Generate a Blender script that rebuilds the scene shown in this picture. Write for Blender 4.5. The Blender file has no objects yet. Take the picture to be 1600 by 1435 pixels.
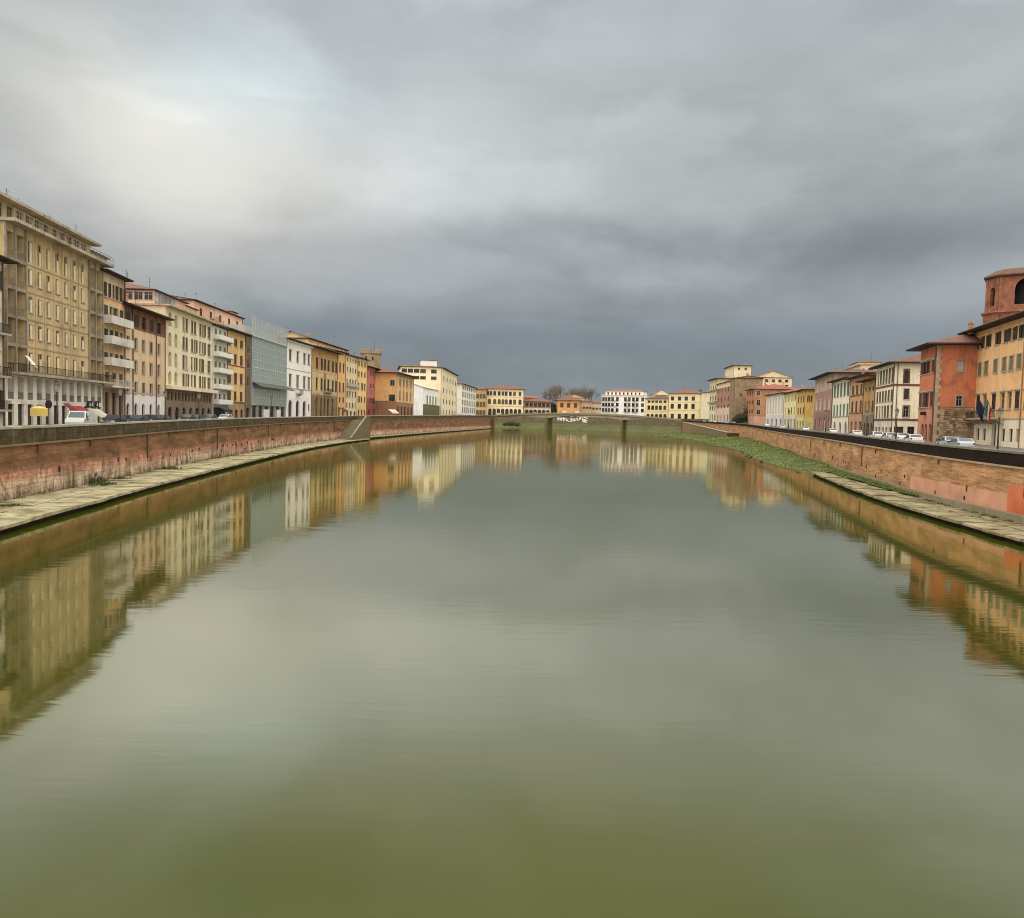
import bpy, math, random
from mathutils import Vector, Matrix
random.seed(7)
S = bpy.context.scene
COL = S.collection

# ------------------------------------------------------------------ camera
FOC, CX, CY, CAMZ = 1200.0, 800.0, 717.5, 7.0          # focal length in photo pixels, camera 7 m above the river
pitch, roll = math.atan(61 / 1200.0), math.radians(1.4)
Fv = Vector((0, math.cos(pitch), -math.sin(pitch)))
R0, U0 = Vector((1, 0, 0)), Vector((0, math.sin(pitch), math.cos(pitch)))
Rv = R0 * math.cos(roll) + U0 * math.sin(roll)
Uv = U0 * math.cos(roll) - R0 * math.sin(roll)
cd = bpy.data.cameras.new('camera'); cam = bpy.data.objects.new('camera', cd); COL.objects.link(cam)
cd.sensor_fit = 'HORIZONTAL'; cd.sensor_width = 36.0; cd.lens = 27.0; cd.clip_start = 0.1; cd.clip_end = 9000
M = Matrix(((Rv.x, Uv.x, -Fv.x, 0), (Rv.y, Uv.y, -Fv.y, 0), (Rv.z, Uv.z, -Fv.z, CAMZ), (0, 0, 0, 1)))
cam.matrix_world = M
S.camera = cam

# ------------------------------------------------------------------ sky, sun, exposure
SUN_EL, SUN_AZ = 58.0, 184.0       # soft light from behind the camera (azimuth clockwise from +Y)
EXPOSURE = 1.5
W = bpy.data.worlds.new('World'); S.world = W; W.use_nodes = True
nt = W.node_tree; nt.nodes.clear()
def wn(t, **k):
    n = nt.nodes.new(t)
    for a, b in k.items(): setattr(n, a, b)
    return n
def wmath(op, a, b=None, c=None):
    n = wn('ShaderNodeMath', operation=op)
    for i, v in enumerate((a, b, c)):
        if v is None: continue
        if isinstance(v, (int, float)): n.inputs[i].default_value = v
        else: nt.links.new(v, n.inputs[i])
    return n.outputs[0]
def wvec(op, a, b=None, scale=None):
    n = wn('ShaderNodeVectorMath', operation=op)
    for i, v in enumerate((a, b)):
        if v is None: continue
        if isinstance(v, tuple): n.inputs[i].default_value = v
        else: nt.links.new(v, n.inputs[i])
    if scale is not None: n.inputs['Scale'].default_value = scale
    return n.outputs['Value'] if op in ('DOT_PRODUCT', 'LENGTH', 'DISTANCE') else n.outputs[0]
tc = wn('ShaderNodeTexCoord'); D0 = tc.outputs['Generated']
sep = wn('ShaderNodeSeparateXYZ'); nt.links.new(D0, sep.inputs[0])
zc = wmath('MAXIMUM', sep.outputs[2], 0.0)
den = wmath('ADD', zc, 0.26)
comb = wn('ShaderNodeCombineXYZ')
nt.links.new(wmath('DIVIDE', sep.outputs[0], den), comb.inputs[0]); nt.links.new(wmath('DIVIDE', sep.outputs[1], den), comb.inputs[1])
def wnoise(vec, scale, detail, rough=0.5, dist=0.0, off=(0, 0, 0)):
    a = wvec('ADD', vec, off)
    n = wn('ShaderNodeTexNoise'); n.inputs['Scale'].default_value = scale; n.inputs['Detail'].default_value = detail
    n.inputs['Roughness'].default_value = rough; n.inputs['Distortion'].default_value = dist
    nt.links.new(a, n.inputs['Vector']); return n
nA = wnoise(comb.outputs[0], 0.85, 6, 0.52, 0.35, (3.1, 1.7, 0))
DZ = wvec('MULTIPLY', D0, (1.0, 1.0, 2.6))
nB = wnoise(DZ, 4.6, 7, 0.55, 0.25, (8.3, 4.2, 2))
# soft lobes of thinner and thicker cloud, their borders warped by noise
warpn = wnoise(D0, 3.2, 4, 0.55, 0.2, (1.5, 0.4, 2.2))
warp = wvec('SCALE', wvec('SUBTRACT', warpn.outputs['Color'], (0.5, 0.5, 0.5)), scale=0.17)
DW = wvec('ADD', D0, warp)
def sky_dir(px, py):
    d = Fv + Rv * ((px - CX) / FOC) + Uv * ((CY - py) / FOC); d.normalize(); return d
def lobe(px, py, rx, rz):
    """1 in the middle of a cloud patch, falling to 0 at angular radii rx, rz (degrees)"""
    c = sky_dir(px, py); ex, ez = 1 / math.radians(rx), 1 / math.radians(rz)
    diff = wvec('SUBTRACT', DW, tuple(c)); sc = wvec('MULTIPLY', diff, (ex, ex, ez))
    l = wvec('LENGTH', sc)
    mr = wn('ShaderNodeMapRange', interpolation_type='SMOOTHERSTEP'); nt.links.new(l, mr.inputs[0])
    mr.inputs[1].default_value = 1.0; mr.inputs[2].default_value = 0.0; mr.inputs[3].default_value = 0.0; mr.inputs[4].default_value = 1.0
    return mr.outputs[0]
# brightness of the cloud deck, growing from the rain-dark horizon upwards; the zenith, out of view, is raised to light the facades
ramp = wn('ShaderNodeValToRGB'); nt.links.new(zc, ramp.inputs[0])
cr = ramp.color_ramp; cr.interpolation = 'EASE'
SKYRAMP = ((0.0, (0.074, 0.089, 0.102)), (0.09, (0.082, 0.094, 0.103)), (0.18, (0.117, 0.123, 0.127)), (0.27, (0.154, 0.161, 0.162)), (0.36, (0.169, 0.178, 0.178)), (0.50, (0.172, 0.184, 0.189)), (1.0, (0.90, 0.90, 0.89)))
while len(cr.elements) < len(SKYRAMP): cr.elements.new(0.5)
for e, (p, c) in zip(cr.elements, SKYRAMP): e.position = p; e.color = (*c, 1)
mult = wmath('ADD', wmath('MULTIPLY', wmath('SUBTRACT', nA.outputs['Fac'], 0.5), 0.35), 1.0)
mult = wmath('ADD', mult, wmath('MULTIPLY', wmath('SUBTRACT', nB.outputs['Fac'], 0.5), 0.55))
nC = wnoise(DZ, 2.9, 8, 0.56, 0.3, (21.4, 9.1, 5))                    # billowing edges of the lower cloud layer
edge = wn('ShaderNodeMapRange', interpolation_type='SMOOTHSTEP'); nt.links.new(nC.outputs['Fac'], edge.inputs[0])
edge.inputs[1].default_value = 0.47; edge.inputs[2].default_value = 0.60; edge.inputs[3].default_value = -0.075; edge.inputs[4].default_value = 0.075
mult = wmath('ADD', mult, edge.outputs[0])
for (px, py, rx, rz, amt) in (
        (275, 245, 13, 8.5, 0.66), (800, 60, 18, 8, 0.12), (430, 235, 32, 14, 0.30), (690, 290, 16, 7, 0.16), (400, 110, 10, 5.5, 0.22),
        (190, 60, 14, 8, -0.10), (860, 388, 22, 3.0, -0.14), (1000, 372, 14, 2.2, -0.12), (1340, 398, 20, 4, -0.26), (560, 225, 12, 6, 0.14), (1100, 470, 24, 2.2, -0.10), (1030, 418, 13, 3.4, 0.26), (1510, 465, 10, 4, 0.26), (90, 440, 14, 8, 0.12), (600, 440, 16, 4, 0.14)):
    mult = wmath('ADD', mult, wmath('MULTIPLY', lobe(px, py, rx, rz), amt))
tintm = wn('ShaderNodeMix', data_type='RGBA', blend_type='MULTIPLY')          # thin cloud lets warmer light through
nt.links.new(lobe(270, 250, 22, 14), tintm.inputs[0]); nt.links.new(ramp.outputs[0], tintm.inputs[6]); tintm.inputs[7].default_value = (1.05, 0.985, 0.90, 1)
tintb = wn('ShaderNodeMix', data_type='RGBA', blend_type='MULTIPLY')          # a bluish gap
nt.links.new(lobe(400, 105, 13, 6), tintb.inputs[0]); nt.links.new(tintm.outputs[2], tintb.inputs[6]); tintb.inputs[7].default_value = (0.93, 1.0, 1.06, 1)
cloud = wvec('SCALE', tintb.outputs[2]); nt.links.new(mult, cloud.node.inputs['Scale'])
sky = wn('ShaderNodeTexSky', sky_type='NISHITA'); sky.sun_disc = False
sky.sun_elevation = math.radians(SUN_EL); sky.sun_rotation = math.radians(SUN_AZ); sky.dust_density = 2.0
bg1 = wn('ShaderNodeBackground'); nt.links.new(sky.outputs[0], bg1.inputs[0]); bg1.inputs[1].default_value = 0.05
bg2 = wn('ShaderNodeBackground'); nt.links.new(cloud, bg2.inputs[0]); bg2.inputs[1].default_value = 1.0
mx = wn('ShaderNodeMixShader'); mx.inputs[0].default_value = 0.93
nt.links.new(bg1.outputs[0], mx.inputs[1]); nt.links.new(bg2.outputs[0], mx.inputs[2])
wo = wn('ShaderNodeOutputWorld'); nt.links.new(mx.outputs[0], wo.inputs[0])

sl = bpy.data.lights.new('sun', 'SUN'); sl.energy = 1.5; sl.angle = math.radians(150); sl.color = (1.0, 0.94, 0.84)
sun = bpy.data.objects.new('sun', sl); COL.objects.link(sun)
sd = Vector((math.sin(math.radians(SUN_AZ)) * math.cos(math.radians(SUN_EL)), math.cos(math.radians(SUN_AZ)) * math.cos(math.radians(SUN_EL)), math.sin(math.radians(SUN_EL))))
sun.rotation_euler = (-sd).to_track_quat('-Z', 'Y').to_euler(); sun.location = (0, -30, 60)
vs = S.view_settings; vs.view_transform = 'Standard'; vs.look = 'None'; vs.gamma = 1.0; vs.exposure = EXPOSURE; vs.use_curve_mapping = False
S.render.engine = 'CYCLES'; S.cycles.max_bounces = 6; S.cycles.use_denoising = True
S.cycles.filter_width = 1.0

# ------------------------------------------------------------------ measuring helpers
def ray(px, py): return Fv + Rv * ((px - CX) / FOC) + Uv * ((CY - py) / FOC)
def at_depth(px, py, Y):
    d = ray(px, py); t = Y / d.y; return Vector((d.x * t, Y, CAMZ + d.z * t))
def at_z(px, py, z):
    d = ray(px, py); t = (z - CAMZ) / d.z; return Vector((d.x * t, d.y * t, z))

# ------------------------------------------------------------------ materials
def lin(c): return tuple((v / 12.92 if v <= 0.04045 else ((v + 0.055) / 1.055) ** 2.4) for v in (x / 255.0 for x in c))
MATS = {}
class NT:
    def __init__(s, name):
        s.m = bpy.data.materials.new(name); s.m.use_nodes = True; s.t = s.m.node_tree
        s.b = s.t.nodes['Principled BSDF']; s.o = s.t.nodes['Material Output']
    def n(s, t, ins=None, **k):
        x = s.t.nodes.new(t)
        for a, b in k.items(): setattr(x, a, b)
        for a, b in (ins or {}).items(): s.put(x.inputs[a], b)
        return x
    def put(s, sock, v):
        if hasattr(v, 'is_output') or isinstance(v, bpy.types.NodeSocket): s.t.links.new(v, sock)
        else: sock.default_value = v
    def coord(s, kind='Object', scale=(1, 1, 1), loc=(0, 0, 0)):
        c = s.n('ShaderNodeTexCoord'); m = s.n('ShaderNodeMapping', {'Vector': c.outputs[kind], 'Scale': scale, 'Location': loc}); return m.outputs[0]
    def noise(s, vec, scale, detail=4, rough=0.55, dist=0.0):
        return s.n('ShaderNodeTexNoise', {'Vector': vec, 'Scale': scale, 'Detail': detail, 'Roughness': rough, 'Distortion': dist}).outputs['Fac']
    def ramp(s, fac, stops, interp='LINEAR'):
        r = s.n('ShaderNodeValToRGB', {'Fac': fac}); cr = r.color_ramp; cr.interpolation = interp
        while len(cr.elements) < len(stops): cr.elements.new(0.5)
        for e, (p, c) in zip(cr.elements, stops):
            e.position = p; e.color = (*c, 1) if len(c) == 3 else c
        return r.outputs[0]
    def mix(s, fac, a, b, mode='MIX'):
        x = s.n('ShaderNodeMix', data_type='RGBA', blend_type=mode)
        s.put(x.inputs[0], fac); s.put(x.inputs[6], a if not isinstance(a, tuple) else (*a[:3], 1)); s.put(x.inputs[7], b if not isinstance(b, tuple) else (*b[:3], 1))
        return x.outputs[2]
    def math(s, op, a, b=0.0):
        x = s.n('ShaderNodeMath', operation=op); s.put(x.inputs[0], a); s.put(x.inputs[1], b); return x.outputs[0]
    def mr(s, v, a, b, c=0.0, d=1.0):
        return s.n('ShaderNodeMapRange', {0: v, 1: a, 2: b, 3: c, 4: d}).outputs[0]
    def bump(s, h, strength=0.3, dist=0.02):
        x = s.n('ShaderNodeBump', {'Height': h, 'Strength': strength, 'Distance': dist}); s.t.links.new(x.outputs[0], s.b.inputs['Normal'])
    def fin(s, col=None, rough=0.85, **k):
        if col is not None: s.put(s.b.inputs['Base Color'], (*col, 1) if isinstance(col, tuple) and len(col) == 3 else col)
        s.put(s.b.inputs['Roughness'], rough)
        for a, b in k.items(): s.put(s.b.inputs[a.replace('_', ' ')], b)
        return s.m
KA, DESAT = 1.06, 0.17
def wallcol(rgb):
    c = lin(rgb); g = 0.3 * c[0] + 0.55 * c[1] + 0.15 * c[2]; c = [(v + (g - v) * DESAT) * KA for v in c]; k = min(1.0, 0.80 / max(c))
    return tuple(v * k for v in c)
def stucco(rgb, wear=0.5):
    key = ('st', rgb, wear)
    if key in MATS: return MATS[key]
    t = NT('stucco_%d_%d_%d' % rgb); c = wallcol(rgb)
    info = t.n('ShaderNodeObjectInfo'); off = t.n('ShaderNodeVectorMath', {0: t.coord(), 1: info.outputs['Location']}, operation='ADD').outputs[0]
    big = t.noise(off, 0.30, 6, 0.65, 0.6)
    mp = t.n('ShaderNodeMapping', {'Vector': off, 'Scale': (1.5, 1.5, 0.10)}).outputs[0]
    streak = t.noise(mp, 1.1, 6, 0.65, 0.2)
    fine = t.noise(off, 2.2, 6, 0.7)
    spots = t.noise(off, 0.9, 5, 0.6, 1.2)
    wear = min(1.0, wear * 1.3); dark = tuple(v * (1 - 0.55 * wear) for v in c); light = tuple(min(0.82, v * (1 + 0.25 * wear)) for v in c)
    col = t.ramp(big, [(0.30, dark), (0.48, c), (0.70, light)])
    g = sum(c) / 3 * 0.45
    col = t.mix(t.math('MULTIPLY', t.mr(streak, 0.50, 0.70), 0.75 * wear), col, (g * 1.05, g * 0.95, g * 0.78))
    col = t.mix(t.math('MULTIPLY', t.mr(spots, 0.62, 0.72), 0.55 * wear), col, (g * 1.9, g * 1.75, g * 1.45))      # patched plaster
    col = t.mix(t.math('MULTIPLY', t.mr(fine, 0.40, 0.68), 0.28), col, tuple(v * 0.55 for v in c))
    t.bump(fine, 0.25, 0.03)
    MATS[key] = t.fin(col, 0.95, Specular_IOR_Level=0.2); return MATS[key]
def plain(name, rgb, rough=0.6, metal=0.0, var=0.2, k=1.0, scale=1.5):
    key = ('pl', name)
    if key in MATS: return MATS[key]
    t = NT(name); c = tuple(min(0.85, v * k) for v in lin(rgb))
    n = t.noise(t.coord(), scale, 5, 0.6)
    col = t.ramp(n, [(0.3, tuple(v * (1 - var) for v in c)), (0.7, tuple(min(0.88, v * (1 + var * 0.6)) for v in c))])
    MATS[key] = t.fin(col, rough, Metallic=metal); return MATS[key]
def tiles(rgb=(116, 76, 58)):
    key = ('ti', rgb)
    if key in MATS: return MATS[key]
    t = NT('roof_tiles'); c = lin(rgb); v = t.coord()
    w = t.n('ShaderNodeTexWave', {'Vector': v, 'Scale': 1.25, 'Distortion': 0.4, 'Detail': 1}, wave_type='BANDS', bands_direction='X').outputs['Fac']
    n = t.noise(v, 1.3, 6, 0.7); n2 = t.noise(v, 7.0, 3, 0.6)
    col = t.ramp(n, [(0.25, tuple(x * 0.5 for x in c)), (0.5, c), (0.75, tuple(min(0.6, x * 1.35) for x in c))])
    col = t.mix(t.math('MULTIPLY', t.mr(n2, 0.45, 0.7), 0.5), col, lin((104, 92, 76)))
    col = t.mix(t.mr(w, 0.0, 0.45, 0.55, 0.0), col, tuple(x * 0.35 for x in c))
    t.bump(w, 0.8, 0.08)
    MATS[key] = t.fin(col, 0.9); return MATS[key]
def shutter_mat(rgb):
    key = ('sh', rgb)
    if key in MATS: return MATS[key]
    t = NT('shutter_paint_%d_%d_%d' % rgb); c = lin(rgb); v = t.coord()
    w = t.n('ShaderNodeTexWave', {'Vector': v, 'Scale': 2.6, 'Distortion': 0.0}, wave_type='BANDS', bands_direction='Z').outputs['Fac']
    n = t.noise(v, 1.1, 4)
    info = t.n('ShaderNodeObjectInfo').outputs['Random']
    col = t.mix(t.mr(n, 0.3, 0.7, 0.0, 0.5), c, tuple(x * 0.6 for x in c))
    col = t.mix(t.mr(info, 0, 1, 0, 0.35), col, tuple(min(1, x * 1.6) for x in c))
    t.bump(w, 0.6, 0.03)
    MATS[key] = t.fin(col, 0.65); return MATS[key]
def glass(name='window_glass', base=(0.014, 0.014, 0.014), rough=0.06):
    key = ('gl', name)
    if key in MATS: return MATS[key]
    t = NT(name); info = t.n('ShaderNodeObjectInfo').outputs['Random']
    col = t.ramp(info, [(0.0, base), (0.7, tuple(v * 1.7 for v in base)), (1.0, tuple(v * 3.5 + 0.01 for v in base))])
    MATS[key] = t.fin(col, max(rough, .12), IOR=1.36); return MATS[key]
def stone(rgb, scale=1.0, moss=0.0, mossrgb=(88, 92, 52), contrast=0.5, name='stone', streaks=0.0):
    key = ('so', rgb, scale, moss, contrast, streaks)
    if key in MATS: return MATS[key]
    t = NT(name); c = lin(rgb); v = t.coord('Generated') if False else t.coord()
    n = t.noise(v, 0.9 * scale, 7, 0.65, 0.3); f = t.noise(v, 7 * scale, 5, 0.6)
    info = t.n('ShaderNodeObjectInfo').outputs['Random']
    col = t.ramp(n, [(0.28, tuple(x * (1 - contrast) for x in c)), (0.52, c), (0.75, tuple(min(0.75, x * (1 + contrast * 0.7)) for x in c))])
    col = t.mix(t.mr(info, 0, 1, 0, 0.35), col, tuple(x * 0.55 for x in c))
    col = t.mix(t.math('MULTIPLY', t.mr(f, 0.45, 0.7), 0.35), col, tuple(x * 0.5 for x in c))
    if moss:
        m = t.noise(v, 0.55, 6, 0.7, 0.6)
        col = t.mix(t.math('MULTIPLY', t.mr(m, 0.42, 0.62), moss), col, lin(mossrgb))
    if streaks:
        sv = t.n('ShaderNodeMapping', {'Vector': v, 'Scale': (1.6, 1.6, 0.12)}).outputs[0]
        sn = t.noise(sv, 1.4, 4, 0.6)
        col = t.mix(t.math('MULTIPLY', t.mr(sn, 0.55, 0.72), streaks), col, tuple(min(0.6, x * 2.2) for x in c))
    t.bump(f, 0.5, 0.03)
    MATS[key] = t.fin(col, 0.95, Specular_IOR_Level=0.12); return MATS[key]

# ------------------------------------------------------------------ mesh helpers
class MB:
    """collects faces; build() links them as ONE mesh object"""
    def __init__(s): s.v, s.f, s.mi, s.uv = [], [], [], []
    def quad(s, a, b, c, d, m=0, uv=None):
        i = len(s.v); s.v += [tuple(a), tuple(b), tuple(c), tuple(d)]; s.f.append((i, i + 1, i + 2, i + 3)); s.mi.append(m)
        s.uv += list(uv) if uv else [(0, 0)] * 4
    def tri(s, a, b, c, m=0):
        i = len(s.v); s.v += [tuple(a), tuple(b), tuple(c)]; s.f.append((i, i + 1, i + 2)); s.mi.append(m); s.uv += [(0, 0)] * 3
    def hexa(s, p, m=0):
        """8 corners: bottom ring 0-3, top ring 4-7"""
        for q in ((3, 2, 1, 0), (4, 5, 6, 7), (0, 1, 5, 4), (1, 2, 6, 5), (2, 3, 7, 6), (3, 0, 4, 7)):
            s.quad(*(p[k] for k in q), m)
    def box(s, x0, x1, y0, y1, z0, z1, m=0):
        s.hexa([(x0, y0, z0), (x1, y0, z0), (x1, y1, z0), (x0, y1, z0), (x0, y0, z1), (x1, y0, z1), (x1, y1, z1), (x0, y1, z1)], m)
    def tube(s, p0, p1, r0, r1=None, n=6, m=0, cap=True):
        r1 = r0 if r1 is None else r1
        p0, p1 = Vector(p0), Vector(p1); d = (p1 - p0)
        if d.length < 1e-6: return
        d.normalize(); a = d.orthogonal().normalized(); b = d.cross(a)
        A = [p0 + (a * math.cos(2 * math.pi * k / n) + b * math.sin(2 * math.pi * k / n)) * r0 for k in range(n)]
        B = [p1 + (a * math.cos(2 * math.pi * k / n) + b * math.sin(2 * math.pi * k / n)) * r1 for k in range(n)]
        for k in range(n): s.quad(A[k], A[(k + 1) % n], B[(k + 1) % n], B[k], m)
        if cap:
            for ring in (A, B):
                i = len(s.v); s.v += [tuple(q) for q in ring]; s.f.append(tuple(range(i, i + n))); s.mi.append(m); s.uv += [(0, 0)] * n
    def lathe(s, prof, n=10, m=0, c=(0, 0, 0)):
        for (r0, z0), (r1, z1) in zip(prof[:-1], prof[1:]):
            for k in range(n):
                a, b = 2 * math.pi * k / n, 2 * math.pi * (k + 1) / n
                s.quad((c[0] + r0 * math.cos(a), c[1] + r0 * math.sin(a), c[2] + z0), (c[0] + r0 * math.cos(b), c[1] + r0 * math.sin(b), c[2] + z0),
                       (c[0] + r1 * math.cos(b), c[1] + r1 * math.sin(b), c[2] + z1), (c[0] + r1 * math.cos(a), c[1] + r1 * math.sin(a), c[2] + z1), m)
    def mesh(s, name, mats, smooth=False, uv=False):
        me = bpy.data.meshes.new(name); me.from_pydata(s.v, [], s.f)
        for m in (mats if isinstance(mats, (list, tuple)) else [mats]): me.materials.append(m)
        if any(s.mi): me.polygons.foreach_set('material_index', s.mi)
        if uv:
            l = me.uv_layers.new(name='UVMap'); flat = [0.0] * (2 * len(me.loops))
            for i, (a, b) in enumerate(s.uv): flat[2 * i] = a; flat[2 * i + 1] = b
            l.data.foreach_set('uv', flat)
        if smooth: me.polygons.foreach_set('use_smooth', [True] * len(me.polygons))
        me.update(); return me
    def build(s, name, mats, parent=None, smooth=False, uv=False, **k):
        return link(name, s.mesh(name, mats, smooth, uv), parent, **k)
def link(name, me, parent=None, loc=None, rot=None, mat4=None):
    o = bpy.data.objects.new(name, me); COL.objects.link(o)
    if parent is not None: o.parent = parent
    if mat4 is not None: o.matrix_local = mat4
    else:
        if loc is not None: o.location = loc
        if rot is not None: o.rotation_euler = rot
    return o
def tag(o, label=None, cat=None, group=None, kind=None):
    if label: o['label'] = label
    if cat: o['category'] = cat
    if group: o['group'] = group
    if kind: o['kind'] = kind
    return o
def empty(name, loc=(0, 0, 0), rz=0.0):
    o = bpy.data.objects.new(name, None); COL.objects.link(o); o.empty_display_size = 0.5
    o.location = loc; o.rotation_euler = (0, 0, rz); return o
def copy_tree(o, parent=None, paint=None):
    c = o.copy(); COL.objects.link(c); c.parent = parent
    for ch in list(o.children):
        if ch.name.split('.')[0]: copy_tree(ch, c, paint)
    if paint and o.get('painted') and o.type == 'MESH':
        c.material_slots[0].link = 'OBJECT'; c.material_slots[0].material = paint
    return c

# ------------------------------------------------------------------ the two river banks, as (depth Y, lateral X, parapet top z)
LB = [(-60, -18, 5.2), (0, -27, 5.35), (52, -35, 5.66), (70, -37.5, 5.80), (94, -40.5, 6.05), (149, -46, 6.45), (190, -47.8, 6.75), (225, -47.4, 7.1), (339, -39.6, 8.1), (460, -29, 9.1), (602, -17.2, 10.2)]
RB = [(-60, 23, 5.1), (0, 30.5, 5.25), (55, 37, 5.58), (74, 39.8, 5.77), (126, 52, 6.22), (215, 73, 6.75), (342, 101, 8.0), (450, 113, 9.0), (548, 121, 9.9)]
def smooth_line(ctrl, step=4.0):
    P = [Vector((x, y, z)) for (y, x, z) in ctrl]; out = []
    for i in range(len(P) - 1):
        p0 = P[max(0, i - 1)]; p1 = P[i]; p2 = P[i + 1]; p3 = P[min(len(P) - 1, i + 2)]
        n = max(1, int((p2 - p1).length / step))
        m1 = (p2 - p0) * ((p2.y - p1.y) / max(1e-6, p2.y - p0.y)); m2 = (p3 - p1) * ((p2.y - p1.y) / max(1e-6, p3.y - p1.y))
        for k in range(n):
            t = k / n; t2, t3 = t * t, t ** 3
            out.append(p1 * (2 * t3 - 3 * t2 + 1) + m1 * (t3 - 2 * t2 + t) + p2 * (-2 * t3 + 3 * t2) + m2 * (t3 - t2))
    out.append(P[-1]); return out
LWALL, RWALL = smooth_line(LB), smooth_line(RB)
def line_at(line, Y):
    for a, b in zip(line[:-1], line[1:]):
        if a.y <= Y <= b.y: return a.lerp(b, (Y - a.y) / max(1e-6, b.y - a.y))
    return line[-1] if Y > line[-1].y else line[0]
def normal_at(line, Y, side):
    a, b = line_at(line, Y - 2), line_at(line, Y + 2); d = Vector((b.x - a.x, b.y - a.y, 0))
    if d.length < 1e-6: d = Vector((0, 1, 0))
    d.normalize()
    return Vector((-d.y, d.x, 0)) if side == 'L' else Vector((d.y, -d.x, 0))      # away from the river
def off(side, Y, s, z=None):
    """point at depth parameter Y, s metres landward of the embankment wall"""
    line = LWALL if side == 'L' else RWALL
    p = line_at(line, Y) + normal_at(line, Y, side) * s
    return Vector((p.x, p.y, p.z if z is None else z))
def street_z(side, Y): return line_at(LWALL if side == 'L' else RWALL, Y).z - 1.15
def on_front(side, s, px, py):
    """where the sight line through (px, py) crosses the line s metres behind the wall (plan view)"""
    d = ray(px, py); k = d.x / d.y; line = LWALL if side == 'L' else RWALL; prev = None
    Y = 8.0
    while Y < line[-1].y + 0.1:
        p = off(side, Y, s); f = p.x - k * p.y
        if prev is not None and prev[0] * f <= 0:
            t = prev[0] / (prev[0] - f) if prev[0] != f else 0
            q = prev[1].lerp(p, t); return Vector((q.x, q.y, prev[1].z + (p.z - prev[1].z) * t))
        prev = (f, p); Y += 2.0
    q = off(side, line[-1].y, s); return Vector((k * q.y, q.y, q.z))

# ------------------------------------------------------------------ water
def water_material():
    t = NT('river_water'); v = t.coord('Object')
    a = t.n('ShaderNodeMapping', {'Vector': v, 'Scale': (0.16, 1.0, 1), 'Rotation': (0, 0, math.radians(4))}).outputs[0]
    n1 = t.noise(a, 2.6, 3, 0.55, 0.3)
    b = t.n('ShaderNodeMapping', {'Vector': v, 'Scale': (0.30, 1.0, 1), 'Rotation': (0, 0, math.radians(-9))}).outputs[0]
    n2 = t.noise(b, 0.55, 3, 0.5, 0.4)
    patch = t.noise(v, 0.035, 3, 0.5, 0.5)
    h = t.math('ADD', t.math('MULTIPLY', n1, t.mr(patch, 0.40, 0.65, 0.25, 1.0)), t.math('MULTIPLY', n2, 0.9))
    bp = t.n('ShaderNodeBump', {'Height': h, 'Strength': 0.30, 'Distance': 0.016}).outputs[0]
    t.t.links.new(bp, t.b.inputs['Normal'])
    silt = t.noise(v, 0.045, 4, 0.5, 0.8)
    col = t.ramp(silt, [(0.32, (0.030, 0.040, 0.001)), (0.52, (0.042, 0.046, 0.001)), (0.68, (0.060, 0.054, 0.006))])
    # muddy body under a reflecting skin whose strength follows the viewing angle
    dif = t.n('ShaderNodeBsdfDiffuse', {'Color': col, 'Normal': bp}); glo = t.n('ShaderNodeBsdfGlossy', {'Color': (1.0, 0.97, 0.85, 1), 'Roughness': 0.05, 'Normal': bp})
    lw = t.n('ShaderNodeLayerWeight', {'Blend': 0.5, 'Normal': bp}).outputs['Facing']
    rf = t.ramp(lw, [(0.0, (.04,) * 3), (0.40, (.07,) * 3), (0.52, (.16,) * 3), (0.64, (.42,) * 3), (0.78, (.58,) * 3), (0.93, (.66,) * 3), (1.0, (.85,) * 3)])
    mixs = t.n('ShaderNodeMixShader', {0: rf, 1: dif.outputs[0], 2: glo.outputs[0]}); t.t.links.new(mixs.outputs[0], t.o.inputs['Surface'])
    return t.m
mb = MB(); mb.quad((-900, -400, 0), (1200, -400, 0), (1200, 760, 0), (-900, 760, 0))
tag(mb.build('river_water', water_material()), kind='structure')
mb = MB(); mb.quad((-6000, -2000, -2.5), (6000, -2000, -2.5), (6000, 7000, -2.5), (-6000, 7000, -2.5))
tag(mb.build('ground', plain('river_bed_mud', (96, 84, 56), 0.95)), kind='structure')

# ------------------------------------------------------------------ streets and land behind the walls
ASPH = plain('asphalt', (74, 72, 70), 0.9, var=0.35, scale=0.6)
PAVE = stone((128, 122, 112), 1.0, name='pavement_stone')
LAND = plain('town_ground', (112, 106, 92), 0.95, var=0.3, scale=0.1)
def land(side, name):
    sg = -1 if side == 'L' else 1; line = LWALL if side == 'L' else RWALL; mb = MB()
    for a, b in zip(line[:-1], line[1:]):
        za, zb = a.z - 1.15, b.z - 1.15
        mb.quad((a.x + sg * 0.3, a.y, za), (b.x + sg * 0.3, b.y, zb), (b.x + sg * 14.0, b.y, zb), (a.x + sg * 14.0, a.y, za), 0)
        mb.quad((a.x + sg * 14.0, a.y, za), (b.x + sg * 14.0, b.y, zb), (sg * 1500, b.y, zb), (sg * 1500, a.y, za), 1)
    return tag(mb.build(name, [ASPH, LAND]), kind='structure')
land('L', 'street_left'); land('R', 'street_right')
def pavement(side, name):
    sg = -1 if side == 'L' else 1; line = LWALL if side == 'L' else RWALL; mb = MB()
    for a, b in zip(line[:-1], line[1:]):
        for (i, j) in ((0.45, 2.0), (13.4, 22.0)):
            p = [(a.x + sg * i, a.y), (b.x + sg * i, b.y), (b.x + sg * j, b.y), (a.x + sg * j, a.y)]
            zz = [a.z - 1.15, b.z - 1.15, b.z - 1.15, a.z - 1.15]
            mb.hexa([(*q, z - 0.1) for q, z in zip(p, zz)] + [(*q, z + 0.13) for q, z in zip(p, zz)])
    return tag(mb.build(name, PAVE), kind='structure')
pavement('L', 'pavement_left'); pavement('R', 'pavement_right')
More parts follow.
